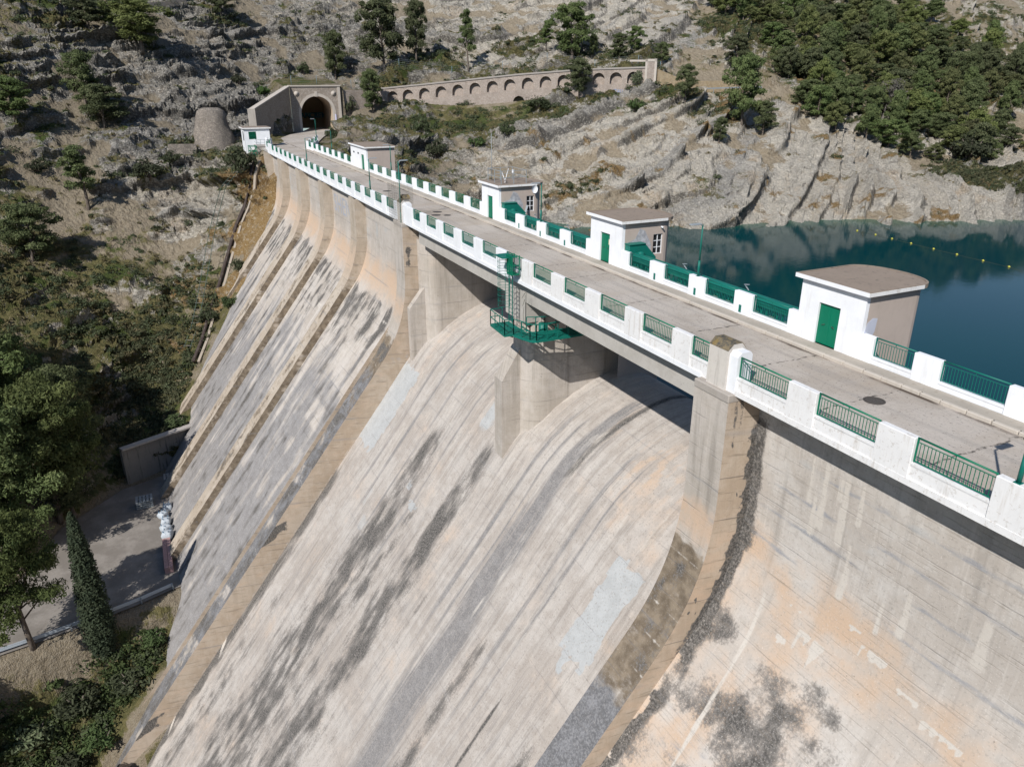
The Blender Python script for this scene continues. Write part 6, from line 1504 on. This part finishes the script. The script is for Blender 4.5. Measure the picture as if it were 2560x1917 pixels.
for (x, y, h, w, k), lb in zip([(162.5,19.0,4.2,6.2,0),(143.0,4.8,5.4,6.4,0),(168.2,14.4,2.9,3.8,0),(168.3,37.6,2.7,4.1,0),(156.8,-37.0,5.0,4.9,0),(160.2,-35.0,4.,3.8,0),(154.6,-45.0,2.7,4.5,1),(150.8,-50.6,3.5,4.1,0),(160.7,-62.7,3.0,6.3,0),(179.2,-52.9,2.3,4.5,0),(142.8,-76.8,3.8,3.9,1),(154.4,-85.1,4.4,3.6,3),(164.6,-16.6,3.0,3.3,0),(191.1,-27.6,5.6,3.6,0),(212.4,-21.6,3.8,3.6,0),(199.8,-9.4,2.8,4.4,1),(203,-4.4,3,4,0),(114.0,-147.5,6.3,8.7,0),(126,14.2,2.4,3.6,0),(124.8,10.9,2.2,3.4,1),(130.5,8.3,2.2,3.2,0),(108.6,21.6,2.4,4.2,1)],
   ['broad dark shrub on the left scree below the rock ledge','big round dark shrub covering the top of the funicular track','small dark shrub by the broken wall left of the masonry cone','dark low shrub on the left slope near the frame edge','young pine bush on rock below the arcade, left one','dark bush beside the young pine bush below the arcade','bright green low bush in the scrub below the arcade','dark round bush in the scrub under the second culvert','wide dark bush on the ledge right of the second culvert','bush against the foot of the arcade near its middle','bright bush on the ledge below the right arches','pale bush in front of the last arch','bush at the bend right of the road near the tunnel','tall bush against the wall right of the tunnel','dark bush on the ledge above the tunnel','bush on top of the wing wall left of the tunnel','shrub growing in the crack above the wing wall','large round dark green bush at the shore edge of the wood','bush beside the pipe halfway down the abutment','green bush between pipe and dam halfway down','small bush beside the dam near the top of the dry grass','bright green bush on top of the shaded retaining wall']):
    shrub('bush', k, x, y, h, w, lb, 'bushes on the slopes')
for (x, y, h, w, k), lb in zip([(69.5,29.5,2.6,4.4,0),(70.2,34.5,3.2,5,0),(67.5,33.,2.8,4.6,1),(66.5,36.5,3.4,5.4,0),(72.0,27.0,1.8,3.2,1),(64.5,39,3.4,5.2,0),(68.6,38.6,3.2,5,3)],['dark bush on the bank between cypress and dam','leafy bush left of the cypress foot','bright bush on the bank just below the cypress','large dark bush in the lower left gorge bank','small bright bush under the guard rail end by the dam','dark bush in the bottom left of the gorge','pale bush left of the dark ones on the gorge bank']): shrub('bush', k, x, y, h, w, lb, 'bushes on the bank below the yard')
# ---- wood on the right bank: every tree its own object
FOREST = []
FPOLY = [(127.0,-118.5),(121.0,-131),(113.5,-152),(112.5,-172),(112,-196),(150,-214),(200,-192),(222,-164),(206,-142),(186,-137),(166,-132),(150,-124),(138,-116)]
rf = random.Random(21); xs_ = [p[0] for p in FPOLY]; ys_ = [p[1] for p in FPOLY]
tries = 0
while tries < 60000 and len(FOREST) < 235:
    tries += 1
    x = rf.uniform(min(xs_), max(xs_)); y = rf.uniform(min(ys_), max(ys_))
    if not in_poly(np.array([x]), np.array([y]), FPOLY)[0]: continue
    dd = math.hypot(x, y-20.6); dmin = 4.6+max(0, dd-200)*.03
    if any((x-a)**2+(y-b)**2 < dmin*dmin for a, b in FOREST): continue
    if math.sin(x*.13+1.2)*math.sin(y*.11+.5)+.5*math.sin(x*.31-y*.23) > .62+.4*rf.random(): continue
    FOREST.append((x, y))
FK = [pine_kind(70+i, 9, 8.5, PINE if i % 3 else PINE_Y, .12+.04*i, 1., ['round', 'round', 'umbrella', 'round', 'cone'][i], size=.25, n=140) for i in range(5)]
for i, (x, y) in enumerate(FOREST):
    h = rf.uniform(5.0, 9.6); w = rf.uniform(4.8, 8.0)
    if rf.random() < .18: h *= .6; w *= .65
    tree('pine_tree', FK[i % 5], x, y, h, w, 9, 8.5, 'Aleppo pine in the dense wood on the right bank above the water', group='pines of the wood on the right bank')
bt = pine_kind(90, 9, 8, DEAD, .3, 1.1, size=.16, n=50, bark=BARK_G)
tree('bare_tree', bt, 132.5, -140.5, 8.5, 8, 9, 8, 'bare grey leafless tree standing among green pines of the right wood', rot=1.)
# ---- low scrub and grass tufts: uncountable ground cover
def scatter(name, label, n, mask, size, leaves, leaf, mat, seed, flat=.75, cat='scrub', near=None):
    r = np.random.default_rng(seed)
    w = mask.ravel().copy(); w[w < .02] = 0; w /= w.sum()
    idx = r.choice(len(w), n, p=w); P = TERR[idx]+np.c_[r.normal(size=(n, 2))*.25, np.zeros(n)]
    V = []; T = []
    for p in P:
        s = size[0]+(size[1]-size[0])*r.random()**2; k = int(leaves*(.6+.8*r.random()))
        d = r.normal(size=(k, 3)); d /= np.linalg.norm(d, axis=1)[:, None]; d[:, 2] = abs(d[:, 2])
        q = p+d*(r.random((k, 1))**.4)*np.array([s, s, s*flat])-np.array([0, 0, .08])
        nrm = d+r.normal(size=(k, 3))*.6; nrm /= np.linalg.norm(nrm, axis=1)[:, None]
        a = np.cross(nrm, r.normal(size=(k, 3))); a /= np.linalg.norm(a, axis=1)[:, None]; b = np.cross(nrm, a); l = leaf*(.6+.8*r.random((k, 1)))
        V.append(np.stack([q-a*l-b*l*.45, q+a*l-b*l*.4, q+a*l*.9+b*l*.5, q-a*l+b*l*.4], 1).reshape(-1, 3)); T.append(np.repeat(np.clip(r.random()*.6+.4*r.random(k), 0, 1), 4))
    V = np.concatenate(V); T = np.concatenate(T)
    me = np_mesh(name, V, np.arange(len(V)).reshape(-1, 4), mat, attrs=dict(tint=T), smooth=False)
    return tag(link(name, me), label, cat, kind='stuff')
AZg = np.broadcast_to(AZ[None], gx.shape); Rg = np.broadcast_to(RR[:, None], gx.shape)
vis = (AZg > rad(-63)) & (AZg < rad(18)) & (Rg > 60) & (Rg < 330) & (TZ > -12.4+100*((gx > 60) & (gy > 12))*-1) & ~((gx < 150) & (gy < 0) & (gy > -14)) & (calm < .6)
vis &= ~((gx < 139.5) & (gy < 18) & (TZ < np.interp(gy, PR_PAN[:, 0], PR_PAN[:, 1])-.2) & (gy > -1))
area = Rg*np.gradient(RR)[:, None]*np.gradient(AZ)[None]
leftz = (gy > -12)
dens_ = np.clip(vegm-.12, 0, 1)*area*vis
GRASS_Y = leaf_mat('dry_tuft_leaves', (.10,.085,.03), (.165,.14,.055), (.24,.205,.10))
GRASS_G = leaf_mat('green_tuft_leaves', (.052,.062,.022), (.090,.102,.038), (.135,.145,.065))
scatter('scrub', 'low dark scrub dotted over the rocky slopes', 6500, (dens_**1.5/ (area+.01)**.5+.05*area*vis)*(1+.6*leftz), (.4, 1.9), 75, .16, SHRUB, 5)
scatter('grass_tufts', 'yellowish grass tufts growing between the rocks', 9000, (dens_+.05*area*vis)*(1+1.2*leftz), (.3, .85), 26, .15, GRASS_Y, 6, .9, 'grass')
scatter('green_herbs', 'fresh green herbs on the damp slopes by the dam and shore', 5200, dens_*np.clip(.12+1.6*sst(143, 118, gx)*(gy > 4)*(gy < 30)+1.4*np.exp(-(((gx-102)/14)**2+((gy+143)/12)**2))+.5*np.exp(-(((gx-130)/10)**2+((gy+52)/10)**2)), 0, 2), (.3, .9), 34, .15, GRASS_G, 8, .8, 'herbs')
hill = (gx > 190) & (gy < -170)
scatter('hill_scrub', 'scattered dark bushes on the far stony hillside', 2200, area*hill*(Rg > 60)*(AZg > rad(-63))*(AZg < rad(-20))*(Rg < 420)*(.3+vegm), (.6, 2.1), 40, .28, SHRUB, 9)
UNDER = leaf_mat('undergrowth_leaves', (.030,.048,.015), (.062,.085,.026), (.10,.125,.04))
# valley undergrowth under the trees
uz = (gx < 90)*(np.hypot(gx-66.5, gy-28) > 2.6)*(Rg > 55) & (Rg < 120) & (gy > 22) & (gy < 60) & (calm < .6) & (TZ < -36)
scatter('undergrowth', 'dense leafy undergrowth on the bank below the guard rail', 4200, area*uz, (.5, 1.9), 120, .13, UNDER, 10, .8, 'undergrowth')
# small weed by the kerb
m = shrub('weed', 1, 13.6, -6.0, .32, .4, 'small flowering weed growing in the kerb joint on the near road', z=.02, cat='weed')
